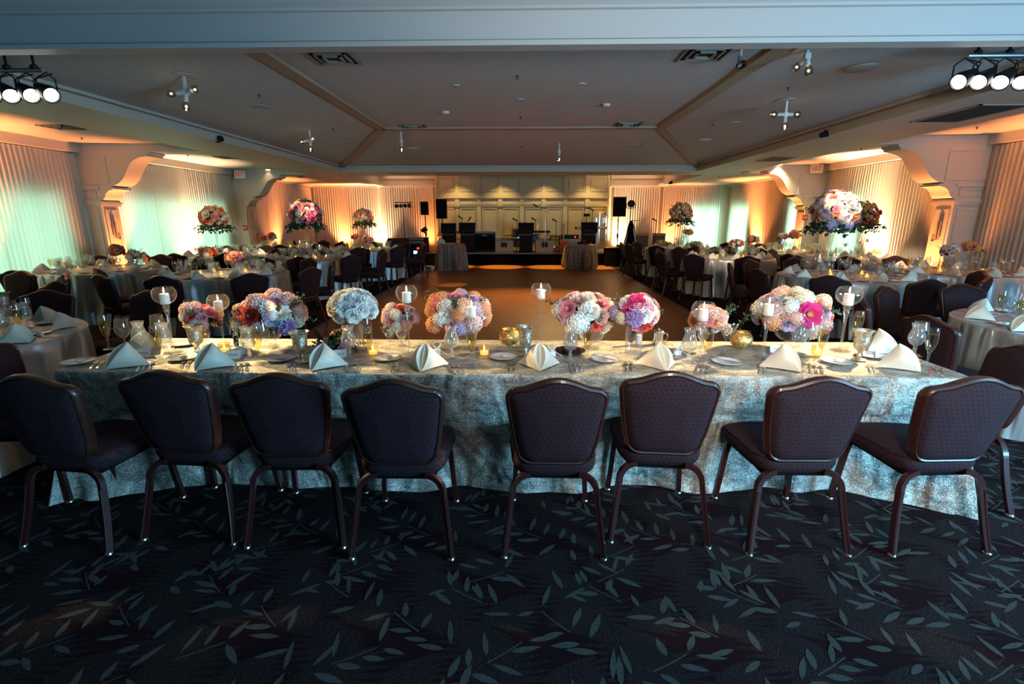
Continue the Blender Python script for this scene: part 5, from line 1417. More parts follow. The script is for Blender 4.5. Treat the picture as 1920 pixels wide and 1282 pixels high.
# keyboard left + amplifier
a, b = px(889, 434, 18.1), px(928, 466, 18.1)
o = root('amplifier', ((a.x+b.x)/2, 18.3, ZS), 'big black bass amplifier under the white keyboard end', 'amplifier'); w = b.x-a.x; h = a.z-ZS
m = MB(); m.bb(-w/2, w/2, -.2, .2, .02, h-.04); part('cabinet', m, 'black_plastic', o, False)
m = MB(); m.bb(-w*.46, w*.46, -.215, -.2, .08, h-.15); part('grille', m, 'black_grille', o, False)
m = MB(); m.bb(-w*.12, w*.12, -.222, -.214, h-.15, h-.125); part('badge', m, 'silver', o, False)
a, b = px(852, 432, 18.2), px(926, 436, 18.2)
o = root('keyboard', ((a.x+b.x)/2, 18.25, a.z-.10), 'white topped keyboard spanning behind the left music stands', 'keyboard'); w = b.x-a.x
m = MB(); m.bb(-w/2, w/2, -.17, .17, 0, .07); part('body', m, 'rack_metal', o, False)
m = MB(); m.bb(-w/2+.03, w/2-.03, -.17, -.02, .07, .085); part('keys', m, 'white_keys', o, False)
for s in (-1, 1):
    m = MB(); m.tube([(s*w*.3, -.1, 0), (s*w*.1, 0, -(a.z-.10-ZS))], .014, 6); part('leg', m, 'black_plastic', o)
# microphones
def mic(u, vt, Y, vb, lab, boom=None, zb=ZS):
    p = px(u, vt, Y)
    o = root('microphone_stand', (p.x, Y, zb), lab, 'microphone stand', 'microphone stands on stage'); h = p.z-zb
    m = MB(); m.cyl((0, 0, .02), (0, 0, h), .010, 6); part('pole', m, 'steel' if boom else 'black_plastic', o)
    m = MB(); m.lathe([(.0005, .02), (.10, .015), (.12, .002), (.0005, .001)], 14); part('base', m, 'black_plastic', o)
    if boom:
        q = px(boom[0], boom[1], Y); e = Vector((q.x-p.x, 0, q.z-p.z)); 
        m = MB(); m.cyl(Vector((0, 0, h))-e*.35, Vector((0, 0, h))+e*.8, .008, 6); part('boom', m, 'steel', o)
        c = Vector((0, 0, h))+e
    else: e = Vector((-.1, 0, .06)); c = Vector((-.05, 0, h+.05))
    e = e.normalized(); m = MB(); m.cyl(c-e*.10, c+e*.06, .018, 8, 0, .022); m.sphere(c+e*.08, .030, 8, 6); part('microphone', m, 'black_plastic', o)
mic(866, 410, 18.8, 0, 'upright microphone stand above the left music stand')
mic(878, 414, 18.4, 0, 'boom microphone between the left music stands', (866+14, 411))
mic(969, 415, 17.75, 0, 'microphone tilting left of the middle music stand')
mic(1004, 414, 17.75, 0, 'microphone tilting right of the middle music stand')
mic(1023, 397, 18.3, 0, 'tall steel boom microphone stand behind the right monitor', (1005, 386))
mic(1043, 416, 18.0, 0, 'microphone stand left of the guitar')
mic(1111, 395, 18.6, 0, 'thin upright microphone by the cymbal')
mic(1230, 415, 17.9, 0, 'microphone on the floor right of the tripod', None, 0)
# drum kit
o = root('drum_kit', (px(985, 450, 19.0).x, 19.0, ZS), 'dark blue drum kit half hidden by the middle music stand', 'drum kit')
x0 = o.location.x
def rel(u, v, Y): q = px(u, v, Y); return Vector((q.x-x0, Y-19.0, q.z-ZS))
c = rel(985, 453, 19.0); m = MB(); m.lathe([(.0005, -.2), (.28, -.2), (.29, -.18), (.29, .18), (.28, .2), (.0005, .2)], 24, 0, c, M=Matrix.Rotation(PI/2, 3, 'X')); part('bass_drum', m, 'drum_shell', o)
for u, v, rr in ((969, 437, .20), (1003, 446, .18), (968, 455, .22)):
    c = rel(u, v, 18.8); m = MB(); m.lathe([(.0005, -.14), (rr, -.14), (rr, .14), (rr*.98, .15), (.0005, .15)], 20, 0, c); q = part('tom', m, 'drum_shell', o)
    m = MB(); m.lathe([(.0005, .152), (rr*.96, .152)], 20, 0, c); part('drum_head', m, 'drum_head', q)
for u, v, rr in ((962, 418, .20), (1008, 421, .22), (962, 427, .18)):
    c = rel(u, v, 18.9); m = MB(); m.lathe([(.0005, .03), (.04, .025), (rr, 0), (.0005, .02)], 22, 0, c); q = part('cymbal', m, 'brass', o)
    m = MB(); m.cyl((c.x, c.y, .01), (c.x, c.y, c.z), .010, 6); part('cymbal_stand', m, 'chrome', q)
m = MB(); q = rel(972, 444, 18.7); m.sphere(q, .035, 8, 6); part('indicator_light', m, 'led_blue', o)
# stool / keyboard x-stand
a = px(1016, 434, 18.6)
o = root('keyboard_stool', (a.x, 18.6, ZS), 'padded stool with crossed legs behind the right monitor', 'stool'); h = a.z-ZS
m = MB(); m.bb(-.30, .30, -.14, .14, h-.04, h+.03); part('seat', m, 'black_plastic', o)
for s in (-1, 1):
    m = MB(); m.tube([(s*.24, 0, h-.04), (-s*.24, 0, .012)], .014, 6); part('leg', m, 'steel', o)
# guitar + its stand, small amp with red light
a = px(1057, 449, 17.7)
o = root('electric_guitar', (a.x, 17.8, ZS+.06), 'orange electric guitar propped on stage left of the right cocktail table', 'guitar')
hh = px(1059, 428, 17.7).z-ZS-.06
m = MB(); body = [(0, .0), (.10, .01), (.155, .07), (.15, .14), (.11, .20), (.13, .27), (.14, .35), (.09, .36), (.05, .30), (-.03, .30), (-.08, .38), (-.13, .36), (-.12, .27), (-.10, .20), (-.15, .13), (-.15, .06), (-.10, .01)]
m.prism(body, -.02, .02, 0, Matrix(((1, 0, 0), (0, .12, 1), (0, 1, 0)))); part('body', m, 'guitar_body', o)
m = MB(); m.box((0, .03, .30+(hh-.30)/2), (.045, .02, hh-.30)); m.box((0, .035, hh+.06), (.07, .018, .15)); part('neck', m, 'guitar_neck', o, False)
for k in range(3):
    m = MB(); m.box((.052, .035, hh+.01+.045*k), (.03, .012, .014)); part('tuning_peg', m, 'chrome', o, False)
o = root('guitar_stand', (a.x, 17.86, ZS), 'black stand holding the orange guitar', 'stand')
m = MB(); m.tube([(0, .05, .02), (0, .05, .4)], .01, 6); m.tube([(-.14, -.05, .05), (0, .05, .12), (.14, -.05, .05)], .01, 6); m.tube([(-.15, -.05, .006), (0, .1, .012), (.15, -.05, .006)], .01, 6); part('frame', m, 'black_plastic', o)
a = px(1042, 448, 17.95)
o = root('effects_rack', (a.x, 18.35, ZS), 'open black rack with a red light left of the guitar', 'rack')
m = MB()
for x in (-.16, .16):
    for y in (-.12, .12): m.bb(x-.015, x+.015, y-.015, y+.015, 0, .52)
m.bb(-.175, .175, -.135, .135, 0, .03); m.bb(-.175, .175, -.135, .135, .50, .53); part('frame', m, 'black_plastic', o, False)
m = MB(); m.bb(-.14, .14, -.11, .11, .06, .20); part('unit', m, 'rack_metal', o, False)
m = MB(); m.sphere((-.03, -.13, .16), .030, 8, 6); part('indicator_light', m, 'led_red', o)
a, b = px(1052, 440, 18.2), px(1084, 446, 18.2)
o = root('floor_keyboard', ((a.x+b.x)/2, 18.2, ZS), 'low black case with red light behind the guitar', 'case'); w = b.x-a.x; h = a.z-ZS
m = MB(); m.bb(-w/2, w/2, -.2, .2, h-.14, h); part('body', m, 'black_plastic', o, False)
m = MB(); m.bb(-w*.45, w*.45, -.16, .16, 0, h-.13); part('base', m, 'cream_box', o, False)
m = MB(); m.sphere((w*.30, -.21, h-.07), .028, 8, 6); part('indicator_light', m, 'led_red', o)
# right keyboard, its percussion
a, b = px(1079, 425, 17.9), px(1137, 430, 17.9)
o = root('keyboard', ((a.x+b.x)/2, 17.95, a.z-.08), 'black keyboard behind the right music stand', 'keyboard'); w = b.x-a.x
m = MB(); m.bb(-w/2, w/2, -.15, .15, 0, .08); part('body', m, 'black_plastic', o, False)
m = MB(); m.bb(-w/2+.04, w/2-.04, -.155, -.04, .02, .085); part('keys', m, 'white_keys', o, False)
for s in (-1, 1):
    m = MB(); m.tube([(s*w*.25, 0, 0), (s*w*.18, 0, -(a.z-.08-ZS))], .014, 6); part('leg', m, 'steel', o)
a = px(1125, 400, 18.5)
o = root('percussion_set', (a.x, 18.5, ZS), 'timbales with a gold cymbal on a boom, behind the right keyboard', 'drums'); x0 = a.x
def rel2(u, v): q = px(u, v, 18.5); return Vector((q.x-x0, 0, q.z-ZS))
c = rel2(1125, 397); m = MB(); m.lathe([(.0005, .03), (.04, .024), (.19, 0), (.0005, .018)], 24, 0, c, M=Matrix.Rotation(.25, 3, 'X')); part('cymbal', m, 'brass', o)
m = MB(); m.cyl((c.x, 0, .01), c, .011, 6); m.cyl(rel2(1129, 397), rel2(1143, 408), .008, 6); m.cyl(rel2(1137, 405), (rel2(1137, 405).x, 0, .01), .009, 6); part('cymbal_stand', m, 'chrome', o)
for u in (1117, 1131):
    c = rel2(u, 413); m = MB(); m.lathe([(.0005, -.09), (.10, -.09), (.10, .09), (.0005, .09)], 20, 0, c); q = part('timbale', m, 'chrome', o)
    m = MB(); m.lathe([(.0005, .092), (.097, .092)], 20, 0, c); part('drum_head', m, 'drum_head', q)
m = MB(); c = rel2(1100, 403); m.bb(c.x-.10, c.x+.10, -.1, .1, c.z-.05, c.z+.05); m.cyl((c.x, 0, c.z-.05), (c.x, 0, .01), .012, 6); part('pad', m, 'black_plastic', o)
# cocktail tables
def cocktail(u0, u1, vb, vt, lab, seed):
    a, b = at_z((u0+u1)/2, vb, 0), None
    Rb = (at_z(u1, vb, 0)-at_z(u0, vb, 0)).length/2; yc = a.y+Rb*.75; zt = px((u0+u1)/2, vt, yc-.2).z
    m = MB(); n = 120; vs = []; r = random.Random(seed); Rt = Rb*.92
    for q, z in ((Rt-.03, zt), (Rt-.006, zt-.003), (Rt, zt-.014)):
        for i in range(n): t = 2*PI*i/n; vs.append((q*cos(t), q*sin(t), z))
    for j in range(1, 11):
        s = j/10
        for i in range(n):
            t = 2*PI*i/n; f = .5*sin(11*t+seed)+.35*sin(17*t+2*seed+sin(3*t))+.2*sin(5*t)
            q = Rt+(Rb-Rt)*s+math.copysign(abs(f)**1.3, f)*.13*s**.5+(-.06*max(0, s-.85)/.15 if seed == 2 else 0); vs.append((q*cos(t), q*sin(t), (zt-.014)*(1-s)+.003))
    fs = [(k*n+i, (k+1)*n+i, (k+1)*n+(i+1) % n, k*n+(i+1) % n) for k in range(12) for i in range(n)]; fs.append(tuple(range(n)))
    m.add(vs, fs); o = link('cocktail_table_cloth', m.mesh('cocktail_table_cloth', 'cocktail_cloth', True, 70), None, (a.x, yc, 0)); tag(o, lab, 'tablecloth'); return a.x, yc, zt
cx, cy_, zt = cocktail(816, 872, 508, 457, 'champagne crushed-velvet cloth on a small round table, left of the stage front', 1)
q = px(828, 452, cy_)
m = MB(); n = 16
m.prism([(-.13, 0)]+[(.13*cos(PI-PI*k/n), .15*sin(PI*k/n)) for k in range(n+1)], -.03, .03, 0, Matrix(((1, 0, 0), (0, 0, 1), (0, 1, 0))))
o = link('card_box', m.mesh('card_box', 'cream_box', False), None, (q.x, cy_-.1, zt+.001)); tag(o, 'cream half-round card holder on the left cocktail table', 'box')
cx, cy_, zt = cocktail(1058, 1121, 506, 459, 'bunched champagne cloth on a small round table, right of the stage front', 2)
o = root('wreath', (cx+.12, cy_, zt+.002), 'low dark red floral wreath with a clear glass on the right cocktail table', 'flowers')
for k in range(16):
    a2 = 2*PI*k/16; link('rose', FL['rose'], o, (.17*cos(a2), .10*sin(a2), .03), (rnd.uniform(-.6, .6), rnd.uniform(-.6, .6), a2), 1.3, (.10, .012, .015))
m = MB(); m.lathe([(.0005, .001), (.03, .002), (.006, .01), (.005, .07), (.05, .14)], 16); part('glass', m, 'clear_glass', o)
# DJ corner on the left
o = root('equipment_rack', (px(783, 455, 17.2).x, 17.2, 0), 'stack of dark rack gear with red and blue displays left of the stage', 'rack')
zA = px(783, 444, 17.1).z; zB = px(783, 473, 17.1).z
m = MB(); m.bb(-.30, .34, -.2, .25, 0, zA-.02); part('case', m, 'black_plastic', o, False)
for k in range(4):
    z = zA-.06-.11*k; m = MB(); m.bb(-.28, .26, -.225, -.2, z-.04, z+.035); q = part('unit', m, 'rack_metal' if k < 2 else 'black_plastic', o, False)
    if k == 3:
        m = MB(); m.bb(.02, .12, -.235, -.225, z-.01, z+.045); part('display', m, 'led_red', q, False)
m = MB(); q = px(780, 473, 16.95); m.bb(-.10, .02, -.24, -.225, q.z-.05, q.z+.05); part('display', m, 'led_screen', o, False)
o = root('floor_case', (px(802, 480, 17.0).x, 17.0, 0), 'black flight case on the floor left of the left cocktail table', 'case')
m = MB(); zc = px(802, 474, 16.8).z; m.bb(-.33, .33, -.2, .25, .02, zc); part('case', m, 'black_plastic', o, False)
m = MB(); m.bb(-.33, .33, -.205, -.19, zc-.02, zc+.004); part('edging', m, 'alu', o, False)
o = root('mixing_desk', (px(745, 452, 16.2).x, 16.2, 0), 'dark sloping mixing desk under the light bar', 'mixer')
zc = px(745, 447, 16.1).z; m = MB(); m.prism([(-.25, 0), (.25, 0), (.25, zc), (.1, zc), (-.25, zc-.16)], -.33, .33, 0, Matrix(((0, 0, 1), (1, 0, 0), (0, 1, 0)))); part('body', m, 'black_plastic', o, False)
m = MB(); m.box((0, -.08, zc-.06), (.6, .30, .01), 0, Matrix.Rotation(.43, 3, 'X')); part('panel', m, 'podium_face', o, False)
o = root('moving_head_light', (px(795, 425, 18.3).x, 18.35, px(795, 437, 18.3).z), 'black spotlight clamped below the smaller loudspeaker', 'spotlight')
m = MB(); m.lathe([(.0005, -.12), (.06, -.11), (.09, .05), (.09, .1), (.0005, .1)], 14, 0, (0, -.04, .12), M=Matrix.Rotation(1.1, 3, 'Y')); part('lamp_head', m, 'black_plastic', o)
m = MB(); m.tube([(0, .12, .02), (0, .0, 0), (0, -.08, .08)], .02, 6); part('bracket', m, 'black_plastic', o)
o = root('step_stool', (px(808, 505, 15.7).x, at_z(808, 508, 0).y, 0), 'low clear-legged step stool beside the left cocktail table', 'stool')
m = MB(); m.bb(-.13, .13, -.09, .09, .14, .165); part('seat', m, 'acrylic_leg', o, False)
for s in (-1, 1):
    for t in (-1, 1):
        m = MB(); m.lathe([(.012, 0), (.022, .02), (.014, .05), (.022, .09), (.016, .14)], 10, 0, (s*.11, t*.07, 0)); part('leg', m, 'acrylic_leg', o)
# right: covered table, tripod, chairs
a, b = px(1137, 464, 16.9), px(1174, 464, 16.9); w = b.x-a.x
o = root('skirted_table', ((a.x+b.x)/2, 17.15, 0), 'black-skirted table with paperwork by the right stage end', 'table')
m = MB(); m.bb(-w/2, w/2, -.25, .28, .003, a.z-.015); part('skirt', m, 'black_cloth', o, False)
m = MB(); m.bb(-w/2-.01, w/2+.01, -.26, .29, a.z-.015, a.z); part('table_top', m, 'orange_wood', o, False)
o2 = root('document_box', (o.location.x+.18, 17.05, a.z+.001), 'grey document box on the black-skirted table', 'box'); m = MB(); m.bb(-.11, .11, -.07, .07, 0, .09); part('box', m, 'rack_metal', o2, False)
p = px(1186, 413, 17.3)
o = root('draped_tripod', (p.x+.05, 17.75, 0), 'tripod draped in dark cloth behind the black-skirted table', 'tripod')
m = MB(); m.grid(lambda u, v: Vector(((.30-.22*v)*(1+.12*sin(u*62.8))*cos(6.2832*u), (.22-.16*v)*(1+.12*sin(u*62.8))*sin(6.2832*u), .15+(p.z-.25)*v)), 60, 6); part('drape', m, 'black_cloth', o)
m = MB(); m.sphere((0, 0, p.z-.08), .08, 10, 7, 0, (1, 1, .8)); m.cyl((-.05, 0, p.z-.02), (.28, 0, p.z), .012, 6); part('tripod_head', m, 'black_plastic', o)
for k in range(3):
    a2 = PI*.5+2*PI*k/3; m = MB(); m.tube([(.05*cos(a2), .05*sin(a2), p.z-.15), (.40*cos(a2), .32*sin(a2), .012)], .014, 6); part('leg', m, 'steel', o)
for u, d in ((1204, 'left one beside the draped tripod'), (1236, 'right one behind the round table')):
    p = px(u, 437, 18.2); o = root('side_chair', (p.x, 18.2, 0), f'green upholstered chair back with an orange top rail, {d}', 'chair', 'green chairs by the back drape')
    m = MB(); m.bb(-.23, .23, -.02, .02, p.z-.09, p.z); part('top_rail', m, 'orange_wood', o, False)
    m = MB(); m.bb(-.22, .22, -.025, .025, .5, p.z-.09); part('backrest', m, 'green_chairback', o, False)
    m = MB(); m.bb(-.24, .24, 0, .46, .40, .47); part('seat', m, 'green_chairback', o, False)
    for s in (-1, 1):
        for t in (.02, .42):
            m = MB(); m.bb(s*.2-.018, s*.2+.018, t-.018, t+.018, 0, .40); part('leg', m, 'orange_wood', o, False)

# ================================================================ CEILING THINGS
def ceil_z(x, y):
    if y < 4.08: return ZL
    if -5 < x < 4.58 and y < 14.1:
        t = 1.; 
        if x < -2.6: t = min(t, (x+5)/2.4)
        if x > 2.4: t = min(t, (4.58-x)/2.18)
        if y > 9.6: t = min(t, (14.1-y)/4.5)
        return 2.93+.22*max(0, t)
    if -6.05 <= x <= 5.9 and y < 15.2: return ZL
    if y > 15.2: return 3.2 if -5.7 < x < 5.3 else ZL+.03
    return ZB
def on_ceiling(u, v):
    z = 3.05
    for _ in range(12): p = at_z(u, v, z); z = .5*z+.5*ceil_z(p.x, p.y)
    p = at_z(u, v, z); p.z = ceil_z(p.x, p.y); return p
def fixture(u, v, arms, lab, s=1., hg=.17):
    p = on_ceiling(u, v); o = root('ceiling_spot_fixture', p, lab, 'ceiling light', 'three-bulb ceiling fixtures')
    m = MB(); m.lathe([(.0005, 0), (.125*s, 0), (.125*s, -.008), (.0005, -.010)], 24); part('ceiling_plate', m, 'grey_plate', o)
    m = MB(); m.bb(-.012, .012, -.012, .012, -hg+.02, -.005); m.box((0, 0, -hg), (.05, .05, .05)); part('stem', m, 'white_plastic', o, False)
    for a, tilt in arms:
        d = Vector((cos(a)*cos(tilt), sin(a)*cos(tilt), sin(tilt))); c = Vector((0, 0, -hg))
        m = MB(); m.cyl(c+d*.02, c+d*.095, .021, 12); q = part('socket', m, 'white_plastic', o)
        M = d.to_track_quat('Z', 'Y').to_matrix(); m = MB(); m.lathe([(.014, .09), (.020, .10), (.036, .13), (.043, .155), (.038, .18), (.02, .192), (.0005, .194)], 16, 0, c, M=M); q2 = part('bulb', m, 'tinted_bulb', o)
        m = MB(); m.sphere(c+d*.15, .011, 8, 6); part('filament', m, 'bulb_filament', q2)
    return p
A1 = ((2.9, 0), (.1, -.1), (-1.4, -1.25))
F1 = fixture(344, 141, ((3.3, -.1), (-.4, .1), (-1.4, -1.3)), 'three-bulb ceiling fixture at upper left of the tray ceiling')
F2 = fixture(580, 243, ((3.3, -.2), (-.9, .05), (-1.4, -1.3)), 'three-bulb ceiling fixture farther back on the left')
F3 = fixture(1476, 188, ((3.2, 0), (0, 0), (-1.6, -1.4)), 'three-bulb ceiling fixture on the right of the tray ceiling')
F4 = fixture(1515, 92, ((-1.5, -1.2), (1.7, -.4)), 'ceiling fixture with one big clear bulb close to the front beam', 1., .06)
F5 = fixture(752, 246, ((-1.5, -1.4),), 'tiny single-bulb fixture by the left ceiling rib joint')
F6 = fixture(1049, 268, ((-1.5, -1.3),), 'single glowing bulb fixture in the centre back ceiling slope')
p = on_ceiling(1390, 92); o = root('track_spotlight', p, 'small white-lit spotlight on the right ceiling rib near the front beam', 'spotlight')
m = MB(); m.cyl((0, 0, 0), (0, 0, -.06), .012, 8); part('stem', m, 'white_plastic', o)
m = MB(); m.lathe([(.02, -.05), (.03, 0), (.05, .06), (.046, .06), (.0005, .03)], 14, 0, (0, 0, -.10), M=Matrix.Rotation(2.5, 3, 'X')); part('lamp_head', m, 'chrome', o)
for (u, v), d in (((455, 256), 'left ceiling beam'), ((1509, 246), 'right ceiling beam'), ((1258, 345), 'back drape corner on the right'), ((526, 337), 'crown of the second left pillar')):
    if v < 300: p = at_z(u, v-2, 2.86); p.x = -4.93 if u < 900 else 4.50
    else: p = at_z(u, v-6, ZL)
    o = root('spotlight', p, f'small black spotlight mounted on the {d}', 'spotlight', 'small black spotlights')
    m = MB(); m.lathe([(.0005, -.07), (.035, -.065), (.045, .02), (.05, .05), (.042, .05), (.0005, .03)], 14, 0, (0, 0, -.06), M=Matrix.Rotation(1.25, 3, 'Y') @ Matrix.Rotation(.5, 3, 'X')); part('lamp_head', m, 'black_plastic', o)
    m = MB(); m.cyl((0, 0, 0), (0, 0, -.05), .012, 8); part('bracket', m, 'black_plastic', o)
def disc(u, v, r, mat, name, lab, cat, group=None, th=.012):
    p = on_ceiling(u, v); m = MB(); m.lathe([(.0005, 0), (r, 0), (r, -th*.6), (r*.93, -th), (.0005, -th)], 24)
    o = link(name, m.mesh(name, mat), None, p); tag(o, lab, cat, group); return o
disc(1620, 127, .16, 'grey_plate', 'ceiling_speaker', 'large round white ceiling speaker at the right, by the front beam', 'ceiling speaker')
disc(487, 199, .14, 'grey_plate', 'ceiling_speaker', 'round ceiling speaker right of the upper left fixture', 'ceiling speaker')
for i, (u, v, t) in enumerate(((1378, 230, 'below the right three-bulb fixture'), (648, 266, 'left of the left rib joint'), (909, 276, 'in the middle of the back slope'), (1184, 273, 'right of the glowing centre bulb'))):
    disc(u, v, .12, 'grey_plate', 'ceiling_speaker', 'round ceiling speaker '+t, 'ceiling speaker')
for i, (u, v, t) in enumerate(((775, 278, 'left of centre in the back slope'), (1322, 261, 'on the right slope near the rib'))):
    disc(u, v, .13, 'downlight_glow' if 0 else 'white_plastic', 'recessed_downlight', 'round pale recessed downlight '+t, 'ceiling light')
for (u, v, t) in ((503, 318, 'left side bay between the pillars'), (1462, 308, 'right side bay between the pillars')):
    disc(u, v, .07, 'downlight_glow', 'recessed_downlight', 'small lit recessed downlight in the '+t, 'ceiling light')
for (u, v, t) in ((855, 160, 'left one on the flat centre'), (1090, 157, 'right one on the flat centre'), (975, 186, 'middle of the flat centre')):
    disc(u, v, .05, 'grey_plate', 'blanking_plate', 'small round ceiling cap, '+t, 'ceiling plate')
def vent(u, v, w, d, lab, slats=3):
    p = on_ceiling(u, v); o = root('ceiling_vent', p, lab, 'vent', 'ceiling air vents')
    m = MB(); m.bb(-w/2, w/2, -d/2, d/2, -.006, -.001); part('backing', m, 'vent_dark', o, False)
    for k in range(slats):
        s = 1-k*.28; m = MB(); t = .022
        for a in ((-w/2*s, w/2*s, -d/2*s, -d/2*s+t), (-w/2*s, w/2*s, d/2*s-t, d/2*s), (-w/2*s, -w/2*s+t, -d/2*s, d/2*s), (w/2*s-t, w/2*s, -d/2*s, d/2*s)): m.bb(*a, -.014-.006*k, -.004)
        part('frame' if k == 0 else 'slat', m, 'vent_metal', o, False)
vent(625, 108, .45, .45, 'square ceiling vent at upper left beside the rib'); vent(1322, 100, .45, .45, 'square ceiling vent at upper right beside the rib')
vent(777, 238, .45, .45, 'square ceiling vent by the left rib joint'); vent(1177, 233, .45, .45, 'square ceiling vent by the right rib joint')
vent(115, 238, .42, .42, 'square ceiling vent in the left orange bay'); vent(1865, 214, .42, .42, 'square ceiling vent in the right orange bay')
vent(425, 295, .42, .42, 'square ceiling vent in the left bay between the pillars')
m = MB()
p = at_z(1790, 213, ZL); o = root('return_air_grille', (5.25, p.y, ZL), 'long dark return air grille under the right ceiling beam', 'vent')
m = MB(); m.bb(-.28, .28, -.5, .5, -.005, -.001); part('backing', m, 'vent_dark', o, False)
m = MB()
for a in ((-.30, .30, -.52, -.49), (-.30, .30, .49, .52), (-.30, -.27, -.52, .52), (.27, .30, -.52, .52)): m.bb(*a, -.012, -.001)
part('frame', m, 'vent_metal', o, False)
m = MB()
for k in range(18): m.bb(-.27, .27, -.48+k*.0565, -.475+k*.0565, -.010, -.004)
part('slat', m, 'vent_dark', o, False)
p = at_z(1425, 298, ZL); o = root('return_air_grille', (5.25, p.y, ZL), 'smaller dark return air grille farther along the right beam', 'vent')
m = MB(); m.bb(-.25, .25, -.4, .4, -.005, -.001); part('backing', m, 'vent_dark', o, False)
m = MB()
for a in ((-.27, .27, -.42, -.39), (-.27, .27, .39, .42), (-.27, -.24, -.42, .42), (.24, .27, -.42, .42)): m.bb(*a, -.012, -.001)
part('frame', m, 'vent_metal', o, False)
for i, (u, v) in enumerate(((970, 142), (976, 219), (486, 178), (624, 241), (740, 278), (978, 274), (1204, 272), (1478, 164), (1337, 233), (153, 258), (1832, 238), (352, 290), (476, 314), (1615, 278), (616, 340), (1348, 332))):
    p = on_ceiling(u, v); o = link('fire_sprinkler', None, None, p)
    m = MB(); m.lathe([(.0005, 0), (.022, 0), (.018, -.006), (.008, -.010), (.007, -.03), (.02, -.032), (.0005, -.034)], 10); part('sprinkler_head', m, 'dark_trim', o)
    reg(o, 'small dark fire sprinkler', 'on the ceiling', 'sprinkler', 'ceiling sprinklers')
for (u, v), t in (((836, 209), 'left of the ceiling centre'), ((1137, 195), 'right of the ceiling centre')):
    p = on_ceiling(u, v); o = root('smoke_detector', p, f'cream smoke detector {t}', 'smoke detector'); m = MB(); m.lathe([(.0005, 0), (.055, 0), (.055, -.02), (.04, -.035), (.0005, -.037)], 16); part('body', m, 'white_plastic', o)
    m = MB(); m.sphere((0, -.04, -.03), .006, 6, 4); part('indicator', m, 'wick', o)
for (u, v), t in (((565, 329), 'left'), ((1398, 320), 'right')):
    p = at_z(u, v, ZL+.03); o = root('fire_strobe', p, f'red fire alarm strobe on the {t} side ceiling beyond the second pillar', 'fire alarm'); m = MB(); m.bb(-.09, .09, -.06, .06, -.05, 0); part('body', m, 'red_plastic', o, False)
    m = MB(); m.bb(-.05, .05, -.03, .03, -.07, -.05); part('lens', m, 'exit_white', o, False)
# exit signs
def exit_sign(x, y, z, lab):
    o = root('exit_sign', (x, y, z), lab, 'exit sign', 'red and white exit signs')
    m = MB(); m.bb(-.15, .15, -.025, .025, -.10, .10); part('housing', m, 'exit_white', o, False)
    m = MB(); m.bb(-.02, .02, -.02, .02, .10, ZL-z); part('mount', m, 'exit_white', o, False)
    y0, y1 = -.032, -.024; h = .055; t = .014
    for ch, cx in (('E', -.095), ('X', -.030), ('I', .022), ('T', .078)):
        m = MB(); w = .022
        if ch == 'E':
            m.bb(cx-w, cx-w+t, y0, y1, -h, h)
            for zz in (-h, -t/2, h-t): m.bb(cx-w, cx+w, y0, y1, zz, zz+t)
        elif ch == 'X':
            for s in (-1, 1): m.box((cx, (y0+y1)/2, 0), (t, y1-y0, 2*h*1.04), 0, Matrix.Rotation(s*.40, 3, 'Y'))
        elif ch == 'I': m.bb(cx-t/2, cx+t/2, y0, y1, -h, h)
        else: m.bb(cx-w-.006, cx+w+.006, y0, y1, h-t, h); m.bb(cx-t/2, cx+t/2, y0, y1, -h, h)
        part('letter', m, 'exit_red', o, False)
p = at_y(450, 327, P2L-.3); exit_sign(p.x, P2L-.3, p.z, 'red and white exit sign by the second left pillar')
p = at_y(1531, 316, P2R-.3); exit_sign(p.x, P2R-.3, p.z, 'red and white exit sign by the second right pillar')
for (u, v, y, sx), t in (((460, 427, P2L, XL), 'left'), ((1509, 408, P2R, XR), 'right')):
    p = at_y(u, v, y-.02); o = root('fire_alarm_pull', (p.x, y-.001, p.z), f'red fire alarm box on the second {t} pillar', 'fire alarm')
    m = MB(); m.bb(-.06, .06, -.045, 0, -.07, .07); part('body', m, 'red_plastic', o, False); m = MB(); m.bb(-.04, .04, -.055, -.045, -.01, .02); part('handle', m, 'exit_white', o, False)
# wall sconces on the inner faces of the first pillars
for (xw, w, y, s), t in (((XL, .42, P1L, 1), 'left'), ((XR, .55, P1R, -1), 'right')):
    x = xw+s*(w+.012); o = root('wall_sconce', (x, y+PW/2, 1.22), f'slim wall sconce on the first {t} pillar', 'wall lamp')
    m = MB(); m.bb(-.006+s*.006, .006+s*.006, -.05, .05, -.02, .30); part('backplate', m, 'rib_paint', o, False)
    m = MB(); m.cyl((s*.01, 0, -.02), (s*.07, 0, -.02), .012, 8); m.lathe([(.0005, 0), (.02, 0), (.022, .04), (.0005, .04)], 12, 0, (s*.07, 0, -.05)); part('arm', m, 'chrome', o)
    m = MB(); m.lathe([(.014, -.01), (.022, .03), (.018, .07), (.0005, .09)], 12, 0, (s*.07, 0, 0)); part('bulb', m, 'tinted_bulb', o)
